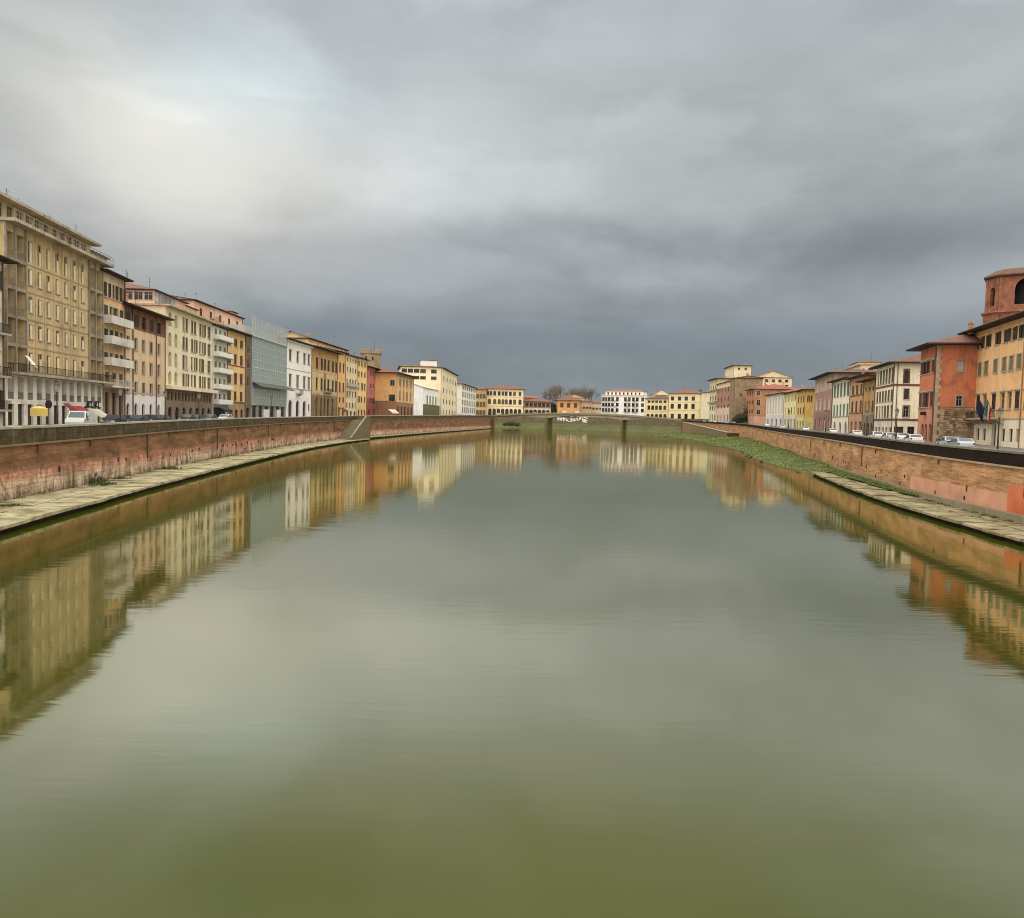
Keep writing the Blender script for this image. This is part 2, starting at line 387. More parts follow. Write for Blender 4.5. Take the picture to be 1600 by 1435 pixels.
# town beyond the bend
FARZ = 10.0
mb = MB()
fb = [(-420, 720), (-40, 716), (10, 712), (45, 700), (80, 668), (108, 622), (136, 585), (170, 560), (420, 556)]
for a, b in zip(fb[:-1], fb[1:]): mb.quad((a[0], a[1], FARZ), (b[0], b[1], FARZ), (b[0] * 6, 6500, FARZ), (a[0] * 6, 6500, FARZ))
tag(mb.build('far_ground', LAND), kind='structure')
# grass slope and retaining wall of the far bank
mb = MB(); GR = None
def grass_material():
    t = NT('grass'); v = t.coord(); n = t.noise(v, 0.25, 6, 0.65, 0.4); f = t.noise(v, 2.2, 5, 0.7)
    col = t.ramp(n, [(0.30, lin((44, 50, 18))), (0.5, lin((70, 82, 24))), (0.72, lin((104, 108, 42)))])
    col = t.mix(t.mr(f, 0.45, 0.72, 0, 0.5), col, lin((88, 78, 40))); t.bump(f, 0.8, 0.15)
    return t.fin(col, 0.95)
GRASS = grass_material()
def far_bank():
    mb = MB(); wall = MB(); acc = 0.0
    pts = []
    for a, b in zip(fb[1:-1], fb[2:]):
        n = 8
        for k in range(n): pts.append(Vector((a[0] + (b[0] - a[0]) * k / n, a[1] + (b[1] - a[1]) * k / n, 0)))
    rows = []
    for i, p in enumerate(pts):
        q = pts[min(i + 1, len(pts) - 1)]; r = pts[max(i - 1, 0)]; d = (q - r).normalized(); nn = Vector((d.y, -d.x, 0))   # towards the river
        if nn.y > 0: nn = -nn
        rr = random.Random(i)
        rows.append([p + nn * (14 + rr.uniform(-1, 1)) + Vector((0, 0, -0.4)), p + nn * 9 + Vector((0, 0, 1.6 + rr.uniform(-.2, .2))), p + nn * 5 + Vector((0, 0, 3.6 + rr.uniform(-.3, .3))), p + nn * 0.3 + Vector((0, 0, 5.6 + rr.uniform(-.2, .2)))])
    for a, b in zip(rows[:-1], rows[1:]):
        for k in range(3): mb.quad(a[k], b[k], b[k + 1], a[k + 1])
    for p, q in zip(pts[:-1], pts[1:]):
        wall.quad((p.x, p.y, 2.5), (q.x, q.y, 2.5), (q.x, q.y, FARZ + 1.2), (p.x, p.y, FARZ + 1.2))
        wall.quad((p.x, p.y, FARZ + 1.2), (q.x, q.y, FARZ + 1.2), (q.x, q.y + 0.5, FARZ + 1.2), (p.x, p.y + 0.5, FARZ + 1.2))
    tag(mb.build('far_grass_bank', plain('far_grass_olive', (70, 70, 30), .95, var=.35, scale=.12)), 'green grass slope below the far bridge', 'grass', kind='stuff')
    w = empty('retaining_wall', (45, 700, 2.5)); tag(w, 'low brown retaining wall behind the far bridge', 'wall')
    o = wall.build('wall_face', stone((112, 98, 80), 0.4, name='far_wall_stone'), w, loc=(-45, -700, -2.5))
    return w
FWALL = far_bank()
# white painted lettering on the far wall under the bridge
def graffiti():
    root = empty('painted_lettering', (58, 688.3, 4)); mb = MB()
    def P(x, y):
        k = (x - 400) / 580.0; return Vector((40.3 + 25.9 * k, 0, 10.9 - (y - 225) / 100.0 * 4.2))
    def wall_y(x):
        for a, b in zip(fb[:-1], fb[1:]):
            if a[0] <= x <= b[0]: return a[1] + (b[1] - a[1]) * (x - a[0]) / (b[0] - a[0])
        return 690
    strokes = [[(405, 235), (425, 300)], [(405, 235), (440, 240), (438, 270), (415, 275)], [(455, 275), (475, 250), (500, 262), (490, 295), (460, 290), (455, 275)],
               [(520, 230), (530, 315)], [(525, 255), (560, 258), (558, 290), (530, 290)], [(580, 255), (585, 300), (610, 305), (615, 262)], [(625, 315), (640, 318)],
               [(690, 262), (665, 262), (668, 285), (695, 290), (690, 315), (660, 318)], [(710, 300), (715, 268), (745, 268), (745, 300), (712, 302)], [(760, 305), (770, 260), (795, 262), (800, 300)],
               [(820, 300), (835, 230), (860, 225)], [(815, 262), (855, 260)], [(885, 310), (880, 250), (925, 225), (975, 245)], [(885, 280), (940, 275)], [(970, 290), (905, 300), (895, 320), (965, 325)]]
    for st in strokes:
        mb = MB()
        for a, b in zip(st[:-1], st[1:]):
            p, q = P(*a), P(*b); p.y = wall_y(p.x) - 0.05; q.y = wall_y(q.x) - 0.05
            d = (q - p); d.normalize(); n = d.cross(Vector((0, 1, 0))).normalized() * 0.42; o = Vector((0, -.03, 0)); p = p - d * .2; q = q + d * .2
            mb.hexa([p - n, q - n, q - n + o, p - n + o, p + n, q + n, q + n + o, p + n + o])
        mb.build('letter_stroke', plain('white_paint', (226, 224, 216), 0.7, var=0.08), root, loc=(-58, -688.3, -4))
    tag(root, 'white painted lettering on the wall under the far bridge', 'graffiti')
graffiti()

# ------------------------------------------------------------------ embankment walls
def wall_material(side):
    t = NT('embankment_brick_' + ('left' if side == 'L' else 'right')); v = t.coord('UV')
    br = t.n('ShaderNodeTexBrick', {'Vector': v, 'Scale': 1.0, 'Mortar Size': 0.012, 'Brick Width': 0.30, 'Row Height': 0.085, 'Color1': (0.9, 0.9, 0.9, 1), 'Color2': (0.5, 0.5, 0.5, 1), 'Mortar': (0.62, 0.6, 0.55, 1)})
    n = t.noise(t.n('ShaderNodeMapping', {'Vector': v, 'Scale': (0.10, 0.55, 1)}).outputs[0], 1.6, 7, 0.62, 0.5)
    rowsn = t.noise(t.n('ShaderNodeMapping', {'Vector': v, 'Scale': (0.25, 4.0, 1)}).outputs[0], 1.3, 5, 0.65)
    f = t.noise(v, 4.0, 6, 0.7)
    st = t.noise(t.n('ShaderNodeMapping', {'Vector': v, 'Scale': (0.95, 0.30, 1)}).outputs[0], 1.0, 7, 0.68, 0.9)
    st2 = t.noise(t.n('ShaderNodeMapping', {'Vector': v, 'Scale': (0.8, 0.10, 1), 'Location': (7, 3, 0)}).outputs[0], 1.0, 5, 0.6, 0.3)
    sepn = t.n('ShaderNodeSeparateXYZ', {0: v}); z = sepn.outputs[1]
    zz = t.math('ADD', z, t.mr(st, 0.3, 0.7, -0.6, 0.6))
    if side == 'L':
        brown = t.ramp(n, [(0.3, lin((92, 68, 46))), (0.5, lin((134, 98, 66))), (0.72, lin((164, 122, 86)))])
        pink = t.ramp(st, [(0.34, lin((132, 86, 64))), (0.50, lin((190, 132, 104))), (0.64, lin((232, 194, 164)))])
        grey = t.ramp(st, [(0.36, lin((118, 98, 74))), (0.48, lin((198, 174, 144))), (0.64, lin((232, 214, 186)))])
        col = t.mix(t.mr(zz, 2.9, 2.3), brown, pink)
        region = t.math('MAXIMUM', t.mr(sepn.outputs[0], 150.0, 118.0), t.mr(t.noise(t.n('ShaderNodeMapping', {'Vector': v, 'Scale': (0.035, 0.0, 1)}).outputs[0], 1.0, 3, 0.5), 0.42, 0.62))
        col = t.mix(t.math('MULTIPLY', t.mr(zz, 2.0, 1.5), t.math('ADD', region, 0.35)), col, grey)
        col = t.mix(t.mr(zz, 1.1, 0.45, 0, 0.75), col, lin((104, 92, 68)))
        col = t.mix(t.mr(st2, 0.62, 0.76, 0, 0.7), col, lin((84, 66, 50)))
    else:
        brown = t.ramp(n, [(0.3, lin((164, 118, 76))), (0.5, lin((204, 156, 108))), (0.72, lin((228, 182, 134)))])
        col = t.mix(t.mr(rowsn, 0.45, 0.75, 0, 0.5), brown, lin((140, 100, 66)))
        col = t.mix(t.mr(st2, 0.60, 0.78, 0, 0.45), col, lin((172, 152, 122)))
        col = t.mix(t.mr(zz, 1.7, 0.7, 0, 0.5), col, lin((140, 124, 96)))
    rp = t.n('ShaderNodeTexBrick', {'Vector': t.n('ShaderNodeVectorMath', {0: v, 1: t.n('ShaderNodeVectorMath', {0: t.n('ShaderNodeTexNoise', {'Vector': v, 'Scale': .8, 'Detail': 3}).outputs['Color'], 'Scale': 0.9}, operation='SCALE').outputs[0]}, operation='ADD').outputs[0], 'Scale': 1.0, 'Mortar Size': 0.0, 'Brick Width': 3.1, 'Row Height': 0.95, 'Color1': (1.25, 1.16, 1.06, 1), 'Color2': (0.62, 0.60, 0.58, 1), 'Mortar': (.8, .8, .8, 1)})
    col = t.mix(0.62, col, rp.outputs['Color'], 'MULTIPLY')
    courses = t.noise(t.n('ShaderNodeMapping', {'Vector': v, 'Scale': (0.4, 5.5, 1)}).outputs[0], 1.0, 5, 0.7)
    col = t.mix(t.mr(courses, 0.46, 0.68, 0, 0.6), col, lin((84, 62, 44)))
    col = t.mix(0.55, col, br.outputs['Color'], 'MULTIPLY')
    col = t.mix(t.mr(f, 0.45, 0.75, 0, 0.35), col, lin((90, 70, 52)))
    hs = t.n('ShaderNodeHueSaturation', {'Saturation': 0.95, 'Color': col}); col = hs.outputs[0]
    t.bump(t.math('ADD', f, t.math('MULTIPLY', br.outputs['Fac'], -0.5)), 0.5, 0.04)
    return t.fin(col, 0.95, Specular_IOR_Level=0.12)
LST = stone((84, 74, 54), 1.3, 0.6, (52, 44, 28), 0.75, 'parapet_stone_mossy', 0.5)
RST = stone((38, 29, 23), 0.7, 0.35, (26, 22, 17), 0.5, 'parapet_stone_dark', 0.25)
COPL = stone((160, 154, 136), 0.8, 0.35, (120, 116, 88), 0.35, 'coping_stone_pale')
COPR = stone((120, 112, 100), 0.8, 0.3, (84, 78, 66), 0.35, 'coping_stone_grey')
STRL = stone((128, 108, 84), 0.8, 0.3, (90, 78, 58), 0.4, 'string_course_stone')
STRR = stone((172, 148, 120), 0.8, 0.2, (100, 86, 66), 0.3, 'string_course_sandstone')
def embankment(side, name, label):
    line = LWALL if side == 'L' else RWALL
    root = empty(name, (line[0].x, 0, 0)); bx = line[0].x; tag(root, label, 'wall')
    org = (-bx, 0, 0)
    wall = MB(); far = MB(); cor = MB(); acc = 0.0
    H = 1.25 if side == 'L' else 1.12
    for a, b in zip(line[:-1], line[1:]):
        L = (b - a).length
        na, nb = normal_at(line, a.y, side), normal_at(line, b.y, side)
        za, zb = a.z - H, b.z - H
        fa, fb_ = a - na * 0.10, b - nb * 0.10         # battered foot
        wall.quad((fa.x, fa.y, -1.2), (fb_.x, fb_.y, -1.2), (b.x, b.y, zb), (a.x, a.y, za), 0, [(acc, -1.2), (acc + L, -1.2), (acc + L, zb), (acc, za)])
        # string course
        p = [a - na * 0.22, b - nb * 0.22, b + nb * 0.3, a + na * 0.3]; zs = [za, zb, zb, za]
        cor.hexa([(q.x, q.y, z - 0.14) for q, z in zip(p, zs)] + [(q.x, q.y, z) for q, z in zip(p, zs)])
        acc += L
    wall.build('brick_face', wall_material(side), root, uv=True, loc=org)
    cor.build('string_course', STRL if side == 'L' else STRR, root, loc=org)
    # parapet: separate stones near the camera, one continuous piece beyond
    Y = 34.0; rnd = random.Random(3 if side == 'L' else 4); smat, cmat = (LST, COPL) if side == 'L' else (RST, COPR)
    YEND = 150.0
    def piece(Y0, Y1, t0, t1, z0, z1, mat, nm, gap=0.012):
        a, b = line_at(line, Y0 + gap), line_at(line, Y1 - gap); na, nb = normal_at(line, Y0, side), normal_at(line, Y1, side)
        p = [a + na * t0, b + nb * t0, b + nb * t1, a + na * t1]; hz = [a.z, b.z, b.z, a.z]
        m = MB(); m.hexa([(q.x, q.y, h + z0) for q, h in zip(p, hz)] + [(q.x, q.y, h + z1) for q, h in zip(p, hz)])
        return m.build(nm, mat, root, loc=org)
    mid = -0.18 - (H - 0.18) * 0.5
    for (z0, z1, mat, nm, lo, hi, t0) in ((-H + 0.004, mid - 0.012, smat, 'parapet_stone', 1.3, 2.6, 0.0), (mid, -0.19, smat, 'parapet_stone', 1.3, 2.6, 0.0), (-0.178, 0.0, cmat, 'coping_stone', 1.6, 2.6, -0.07)):
        Y = 30.0
        while Y < YEND - 0.5:
            L = rnd.uniform(lo, hi) * (1.0 if Y < 90 else 1.5); Y1 = min(YEND, Y + L)
            if YEND - Y1 < 1.0: Y1 = YEND
            piece(Y, Y1, t0 + rnd.uniform(-0.012, 0.015), 0.45 + (0.05 if nm[0] == 'c' else 0), z0, z1 + (rnd.uniform(-.012, .0) if nm[0] == 'c' else 0), mat, nm)
            Y = Y1
    far = MB(); farc = MB()
    for a, b in zip(line[:-1], line[1:]):
        if not (b.y <= 30.5 or a.y >= YEND - 0.5): 
            if a.y < 30 < b.y: b = line_at(line, 30.0)
            elif a.y < YEND < b.y: a = line_at(line, YEND)
            else: continue
        na, nb = normal_at(line, a.y, side), normal_at(line, b.y, side)
        p = [a, b, b + nb * 0.45, a + na * 0.45]; q2 = [a - na * 0.07, b - nb * 0.07, b + nb * 0.5, a + na * 0.5]; hz = [a.z, b.z, b.z, a.z]
        far.hexa([(q.x, q.y, h - H + .004) for q, h in zip(p, hz)] + [(q.x, q.y, h - 0.18) for q, h in zip(p, hz)])
        farc.hexa([(q.x, q.y, h - 0.178) for q, h in zip(q2, hz)] + [(q.x, q.y, h) for q, h in zip(q2, hz)])
    far.build('far_parapet', smat, root, loc=org); farc.build('far_coping', cmat, root, loc=org)
    return root
EL = embankment('L', 'embankment_wall', 'long red brick embankment wall with mossy stone parapet on the left bank')
ER = embankment('R', 'embankment_wall', 'long tan brick embankment wall with dark stone parapet on the right bank')

def wall_fittings():
    rnd = random.Random(77); rust = plain('drain_pipe_rust', (74, 52, 38), .8, var=.3); hole = plain('weep_hole_dark', (34, 27, 21), .95)
    for side, root, lo, hi in (('L', EL, 44, 215), ('R', ER, 48, 190)):
        org = Vector((root.location.x, 0, 0))
        for k in range(16 if side == 'L' else 9):
            Y = lo + (hi - lo) * (k + rnd.uniform(.1, .9)) / (16 if side == 'L' else 9); p = off(side, Y, -.14) ; zt = line_at(LWALL if side == 'L' else RWALL, Y).z - 1.5
            m = MB(); z0 = zt - (rnd.uniform(.3, .6) if k % 3 else rnd.uniform(1.6, 3.0)); m.tube((p.x, p.y, z0), (p.x, p.y, zt), .065, n=7); m.tube((p.x, p.y, zt), tuple(off(side, Y, .1, zt)), .06, n=7); m.build('drain_pipe', rust, root, loc=-org)
        for k in range(34 if side == 'L' else 16):
            Y = rnd.uniform(lo, hi * .75); z = rnd.choice((1.15, 1.9, 2.0)) + rnd.uniform(-.1, .1); n = normal_at(LWALL if side == 'L' else RWALL, Y, side); p = off(side, Y, -.10, z); t = Vector((-n.y, n.x, 0)) * rnd.uniform(.08, .14); h = rnd.uniform(.22, .5)
            m = MB(); o = n * -.012; q = [p - t + o, p + t + o, p + t + n * .05, p - t + n * .05]; m.hexa([(c.x, c.y, z) for c in q] + [(c.x, c.y, z + h) for c in q]); m.build('weep_hole', hole, root, loc=-org)
wall_fittings()
# plinth and painted patches on the right wall
def strip_on_wall(side, Y0, Y1, s0, s1, z0, z1, mat, name, parent, top_slope=0.0, zabs=True, step=3.0):
    line = LWALL if side == 'L' else RWALL; mb = MB(); n = max(1, int((Y1 - Y0) / step))
    for k in range(n):
        ya, yb = Y0 + (Y1 - Y0) * k / n, Y0 + (Y1 - Y0) * (k + 1) / n
        a, b = line_at(line, ya), line_at(line, yb); na, nb = normal_at(line, ya, side), normal_at(line, yb, side)
        p = [a + na * s0, b + nb * s0, b + nb * s1, a + na * s1]
        mb.hexa([(q.x, q.y, z0) for q in p] + [(q.x, q.y, z1) for q in p])
    return mb.build(name, mat, parent, loc=(-parent.location.x, 0, 0))
CONC = stone((150, 138, 112), 0.8, 0.5, (104, 100, 66), 0.35, 'plinth_concrete')
strip_on_wall('R', 28, 122, -0.42, 0.05, -0.5, 1.02, CONC, 'plinth', ER)
strip_on_wall('R', 57.0, 78.0, -0.085, 0.05, 1.03, 2.35, plain('peach_paint_patch', (190, 138, 108), 0.9, var=0.25, scale=0.5), 'painted_patch', ER)
strip_on_wall('R', 46, 57.4, -0.095, 0.05, 1.02, 3.0, plain('orange_paint_patch', (194, 104, 66), 0.9, var=0.25, scale=0.5), 'painted_patch', ER)

# ------------------------------------------------------------------ stone ledges at the foot of the walls
def ledge(side, name, label, Y0, Y1, width, ztop, mat, rows, lo, hi, seed, smooth_w=0.0):
    line = LWALL if side == 'L' else RWALL; rnd = random.Random(seed)
    root = empty(name, (line_at(line, Y0).x, Y0, 0)); tag(root, label, 'ledge'); org = tuple(-c for c in root.location)
    base = MB(); Y = Y0
    while Y < Y1 - 0.1:
        yb = min(Y1, Y + 4); a, b = line_at(line, Y), line_at(line, yb); na, nb = normal_at(line, Y, side), normal_at(line, yb, side)
        p = [a - na * (width - 0.45), b - nb * (width - 0.45), b + nb * 0.05, a + na * 0.05]
        base.hexa([(q.x, q.y, -1.5) for q in p] + [(q.x, q.y, ztop - 0.2) for q in p]); Y = yb
    base.build('footing', stone((48, 44, 34), 1.0, 0.6, (34, 36, 20), 0.4, 'dark_footing'), root, loc=org)  # recessed base in one dark mottled stone colour
    for r in range(rows):
        w0 = width * r / rows; w1 = width * (r + 1) / rows; Y = Y0
        while Y < Y1 - 0.3:
            L = rnd.uniform(lo, hi) * (1.0 if Y < 120 else 1.8); yb = min(Y1, Y + L); g = 0.07
            if Y1 - yb < 1: yb = Y1
            a, b = line_at(line, Y + g), line_at(line, yb - g); na, nb = normal_at(line, Y, side), normal_at(line, yb, side)
            j = [rnd.uniform(-.03, .05) for _ in range(4)]; zz = rnd.uniform(-.07, .05); dz = [zz + rnd.uniform(-.03, .03) for _ in range(4)]; e = 0.03
            ww0, ww1 = (w0 + e if r else -0.05), w1 - (e if r < rows - 1 else rnd.uniform(0, .18))
            sk = rnd.uniform(-.12, .12) if r == rows - 1 else 0
            p = [a - na * ww1, b - nb * (ww1 + sk), b - nb * ww0, a - na * ww0]
            m = MB(); m.hexa([(q.x, q.y, ztop - 0.22) for q in p] + [(q.x, q.y, ztop + d) for q, d in zip(p, dz)])
            m.build('slab', mat, root, loc=org); Y = yb
    return root
SLAB = stone((168, 158, 126), 0.7, 0.75, (92, 82, 48), 0.45, 'ledge_slab_stone')
ledge('L', 'stone_ledge', 'wide pale stone slab ledge at the foot of the left wall', -10, 226, 5.6, 0.52, SLAB, 2, 2.0, 4.2, 11)
ledge('L', 'stone_ledge', 'narrow pale stone ledge beyond the stairs on the left bank', 233, 600, 2.3, 0.62, SLAB, 1, 4.0, 6.0, 12)
ledge('R', 'stone_ledge', 'pale stone slab ledge at the foot of the right wall', -10, 112, 4.7, 0.50, stone((150, 138, 108), 0.7, 0.8, (84, 76, 46), 0.5, 'ledge_slab_dirty'), 2, 1.8, 3.6, 13)

# ------------------------------------------------------------------ grass bank on the right
def right_grass():
    rnd = random.Random(5); side = 'R'; line = RWALL
    prof = []
    Y = 74.0
    while Y < 470:
        t = (Y - 92) / 378.0
        wid = (0.9 + 1.6 * (Y - 74) / 38.0) if Y < 112 else 5.2 + min(1, (Y - 112) / 40.0) * 4.5 + max(0, (Y - 200) / 270.0) * 24
        zb = 0.75 + min(1.0, max(0, (Y - 105) / 160.0)) * 1.3
        prof.append((Y, wid * (1 + rnd.uniform(-.09, .09)), zb)); Y += 3.0
    nx = 12; grid = []
    for (Y, w, zb) in prof:
        a = line_at(line, Y); na = normal_at(line, Y, side); row = []
        for k in range(nx + 1):
            u = k / nx
            if Y < 112: z = 0.62 + (zb - 0.55) * (1 - u) * 0.5
            else: z = zb * (1 - u) ** 0.75 * (1 + 0.12 * math.sin(Y * 0.11 + u * 4)) - 0.25 * u
            z += rnd.uniform(-.07, .07) * (1 if 0 < k < nx else 0.3)
            p = a - na * (-0.1 + (w + 0.1) * u); row.append(Vector((p.x, p.y, z)))
        grid.append(row)
    mb = MB()
    for r0, r1 in zip(grid[:-1], grid[1:]):
        for k in range(nx): mb.quad(r0[k], r1[k], r1[k + 1], r0[k + 1])
    mud = MB(); mr_ = random.Random(15)
    for r0, r1 in zip(grid[14:-1], grid[15:]):
        a, b = r0[nx - 1], r1[nx - 1]; na = (r0[nx] - r0[nx - 1]).normalized(); e = lambda: mr_.uniform(.5, 1.5)
        mud.quad((a.x, a.y, .13 + mr_.uniform(-.05, .12)), (b.x, b.y, .13 + mr_.uniform(-.05, .12)), (b.x + na.x * e(), b.y + na.y * e(), -.08), (a.x + na.x * e(), a.y + na.y * e(), -.08))
    tag(mud.build('mud_edge', stone((84, 70, 46), .8, .5, (56, 52, 28), .4, 'wet_mud')), 'wet mud along the waterline of the grassy bank', 'mud', kind='stuff')
    tag(mb.build('grass_bank', GRASS, smooth=True), 'bright green grassy bank at the foot of the right wall', 'grass', kind='stuff')
    bl = MB()
    for _ in range(26000):
        i = int((rnd.random() ** 1.6) * (len(grid) - 1)); k = rnd.randrange(nx)
        p = grid[i][k].lerp(grid[i + 1][k + 1], rnd.random()); p = p.lerp(grid[i][k + 1], rnd.random() * 0.6)
        if p.z < 0.02: continue
        clump = math.sin(p.x * 1.7 + p.y * 0.9) + math.sin(p.y * 0.37 - p.x * 0.6)
        h = rnd.uniform(0.06, 0.17) * (1.7 if clump > 0.9 else 1.0) * (1 + (p.y - 100) / 300.0); a = rnd.uniform(0, 6.28); w = 0.045 * (1 + (p.y - 100) / 120.0)
        dx, dy = math.cos(a) * w, math.sin(a) * w; lx, ly = rnd.uniform(-.12, .12), rnd.uniform(-.12, .12)
        bl.tri((p.x - dx, p.y - dy, p.z - .02), (p.x + dx, p.y + dy, p.z - .02), (p.x + lx, p.y + ly, p.z + h), rnd.choice((0, 0, 0, 0, 1, 1, 2, 3)))
    mats = [plain('grass_blade_mid', (80, 100, 26), 0.8), plain('grass_blade_light', (112, 128, 44), 0.8), plain('grass_blade_dark', (50, 58, 22), 0.8), plain('grass_blade_straw', (140, 126, 80), 0.9)]
    tag(bl.build('grass_blades', mats), 'grass blades on the right river bank', 'grass', kind='stuff')
right_grass()
def weeds(name, label, spots, seed):
    rnd = random.Random(seed); mb = MB()
    for (x, y, z, r, h, n) in spots:
        for _ in range(n):
            a = rnd.uniform(0, 6.28); d = r * rnd.random() ** 0.6; p = Vector((x + math.cos(a) * d, y + math.sin(a) * d * 1.6, z)); hh = h * rnd.uniform(.3, 1) * (1 - 0.6 * d / r)
            b = rnd.uniform(0, 6.28); w = rnd.uniform(.03, .07)
            mb.tri(p + Vector((math.cos(b) * w, math.sin(b) * w, 0)), p - Vector((math.cos(b) * w, math.sin(b) * w, 0)), p + Vector((rnd.uniform(-.2, .2), rnd.uniform(-.2, .2), hh)), rnd.choice((0, 1)))
    tag(mb.build(name, [plain('weed_green', (84, 92, 34), 0.85), plain('weed_dark', (52, 58, 24), 0.85)]), label, 'weeds', kind='stuff')
ws = []
for (px, py, r, h, n) in ((140, 754, 1.1, 1.15, 420), (160, 757, 1.0, .5, 220), (265, 733, 1.2, .6, 200), (20, 790, .7, .25, 80), (190, 748, .8, .4, 120)):
    p = at_z(px, py, 0.52); ws.append((p.x, p.y, 0.5, r, h, n))
for Y in range(40, 220, 3):
    p = off('L', Y + random.uniform(-1, 1), -0.22); ws.append((p.x, p.y, .5, random.uniform(.25, .6), random.uniform(.12, .4), 26))
weeds('wall_foot_weeds', 'weeds growing along the foot of the left wall', ws, 21)
ws = []
for Y in range(34, 112, 1):
    p = off('R', Y + random.uniform(-1, 1), -0.62); ws.append((p.x, p.y, .5, random.uniform(.15, .5), random.uniform(.1, .3), 26))
for _ in range(14):
    Y = random.uniform(50, 108); p = off('R', Y, -random.uniform(0.8, 3.5)); ws.append((p.x, p.y, .5, random.uniform(.15, .5), random.uniform(.06, .16), 30))
weeds('ledge_weeds', 'weeds growing along the foot of the right wall', ws, 22)

# ------------------------------------------------------------------ stair down to the ledge on the left bank
def river_stair():
    root = empty('river_stair', (-44, 218, 0)); tag(root, 'stone stair running down from the parapet to the left ledge', 'stair'); org = (44, -218, 0)
    sm = stone((142, 132, 110), 0.9, 0.3, (90, 88, 56), 0.4, 'stair_stone'); n = 30
    Y0, Y1, zt, z0, w = 209.5, 227.0, street_z('L', 227), 0.56, 3.7
    def ring(ya, yb, s0, s1): return [off('L', ya, -s0), off('L', yb, -s0), off('L', yb, -s1), off('L', ya, -s1)]
    def slab(ya, yb, s0, s1, za0, zb0, za1, zb1, mat, nm):
        p = ring(ya, yb, s0, s1); m = MB()
        m.hexa([(p[0].x, p[0].y, za0), (p[1].x, p[1].y, zb0), (p[2].x, p[2].y, zb0), (p[3].x, p[3].y, za0), (p[0].x, p[0].y, za1), (p[1].x, p[1].y, zb1), (p[2].x, p[2].y, zb1), (p[3].x, p[3].y, za1)])
        return m.build(nm, mat, root, loc=org)
    for k in range(n):
        ya, yb = Y0 + (Y1 - Y0) * k / n, Y0 + (Y1 - Y0) * (k + 1) / n; z = z0 + (zt - z0) * (k + 1) / n; slab(ya, yb, .05, w, -1, -1, z, z, sm, 'step')
    side = stone((112, 98, 76), 0.8, 0.4, (84, 78, 52), 0.4, 'stair_side_stone')
    slab(Y0 - .8, Y1, w + .003, w + .45, -1, -1, z0 + .45, zt + .95, side, 'side_wall'); slab(Y0 - .9, Y1, w - .03, w + .48, z0 + .453, zt + .953, z0 + .62, zt + 1.12, stone((142, 130, 106), .8, .4, (96, 86, 60), .4, 'stair_coping_stone'), 'sloped_coping')
    slab(Y1 + .003, 231, -.3, w + .45, -1, -1, zt, zt, side, 'landing'); slab(Y1 + .003, 231, w + .003, w + .45, zt + .003, zt + .003, zt + 1.15, zt + 1.15, side, 'landing_parapet'); slab(231.003, 231.5, -.3, w + .45, -1, -1, zt + 1.15, zt + 1.15, side, 'landing_end')
river_stair()

# ramp on the right bank near the far bridge
def ramp():
    root = empty('river_ramp', (105, 440, 0)); tag(root, 'stone ramp with pale sloped coping near the right end of the far bridge', 'ramp'); org = (-105, -440, 0)
    A = off('R', 505, -5.5); B = off('R', 345, -4.5); A.z, B.z = 8.2, 3.6
    def seg(z0a, z0b, z1a, z1b, w0, w1, mat, nm):
        d = (B - A); n = Vector((-d.y, d.x, 0)).normalized()
        if n.x > 0: n = -n
        m = MB(); o0, o1 = n * w0, n * w1
        m.hexa([(*(A + o0)[:2], z0a), (*(B + o0)[:2], z0b), (*(B + o1)[:2], z0b), (*(A + o1)[:2], z0a), (*(A + o0)[:2], z1a), (*(B + o0)[:2], z1b), (*(B + o1)[:2], z1b), (*(A + o1)[:2], z1a)])
        return m.build(nm, mat, root, loc=org)
    seg(-1, -1, A.z, B.z, 0, 0.6, stone((128, 110, 84), 0.5, 0.4, (96, 90, 58), 0.4, 'ramp_wall_stone'), 'side_wall')
    seg(A.z + .003, B.z + .003, A.z + .35, B.z + .35, -0.15, 0.8, COPL, 'sloped_coping')
    seg(-1, -1, A.z - 1.0, B.z - 1.0, -6.0, -0.01, PAVE, 'ramp_floor')
    m = MB(); n = normal_at(RWALL, 345, 'R'); p = B + Vector((0, -0.6, 0)); q = off('R', 343, -0.05)
    m.hexa([(p.x - .6, p.y, -1), (q.x, q.y, -1), (q.x, q.y + 1.2, -1), (p.x - .6, p.y + 1.2, -1), (p.x - .6, p.y, 3.55), (q.x, q.y, 3.55), (q.x, q.y + 1.2, 3.55), (p.x - .6, p.y + 1.2, 3.55)])
    m.build('end_wall', stone((78, 58, 42), 0.5, 0.2, (60, 50, 36), 0.4, 'ramp_end_brick'), root, loc=org)
ramp()

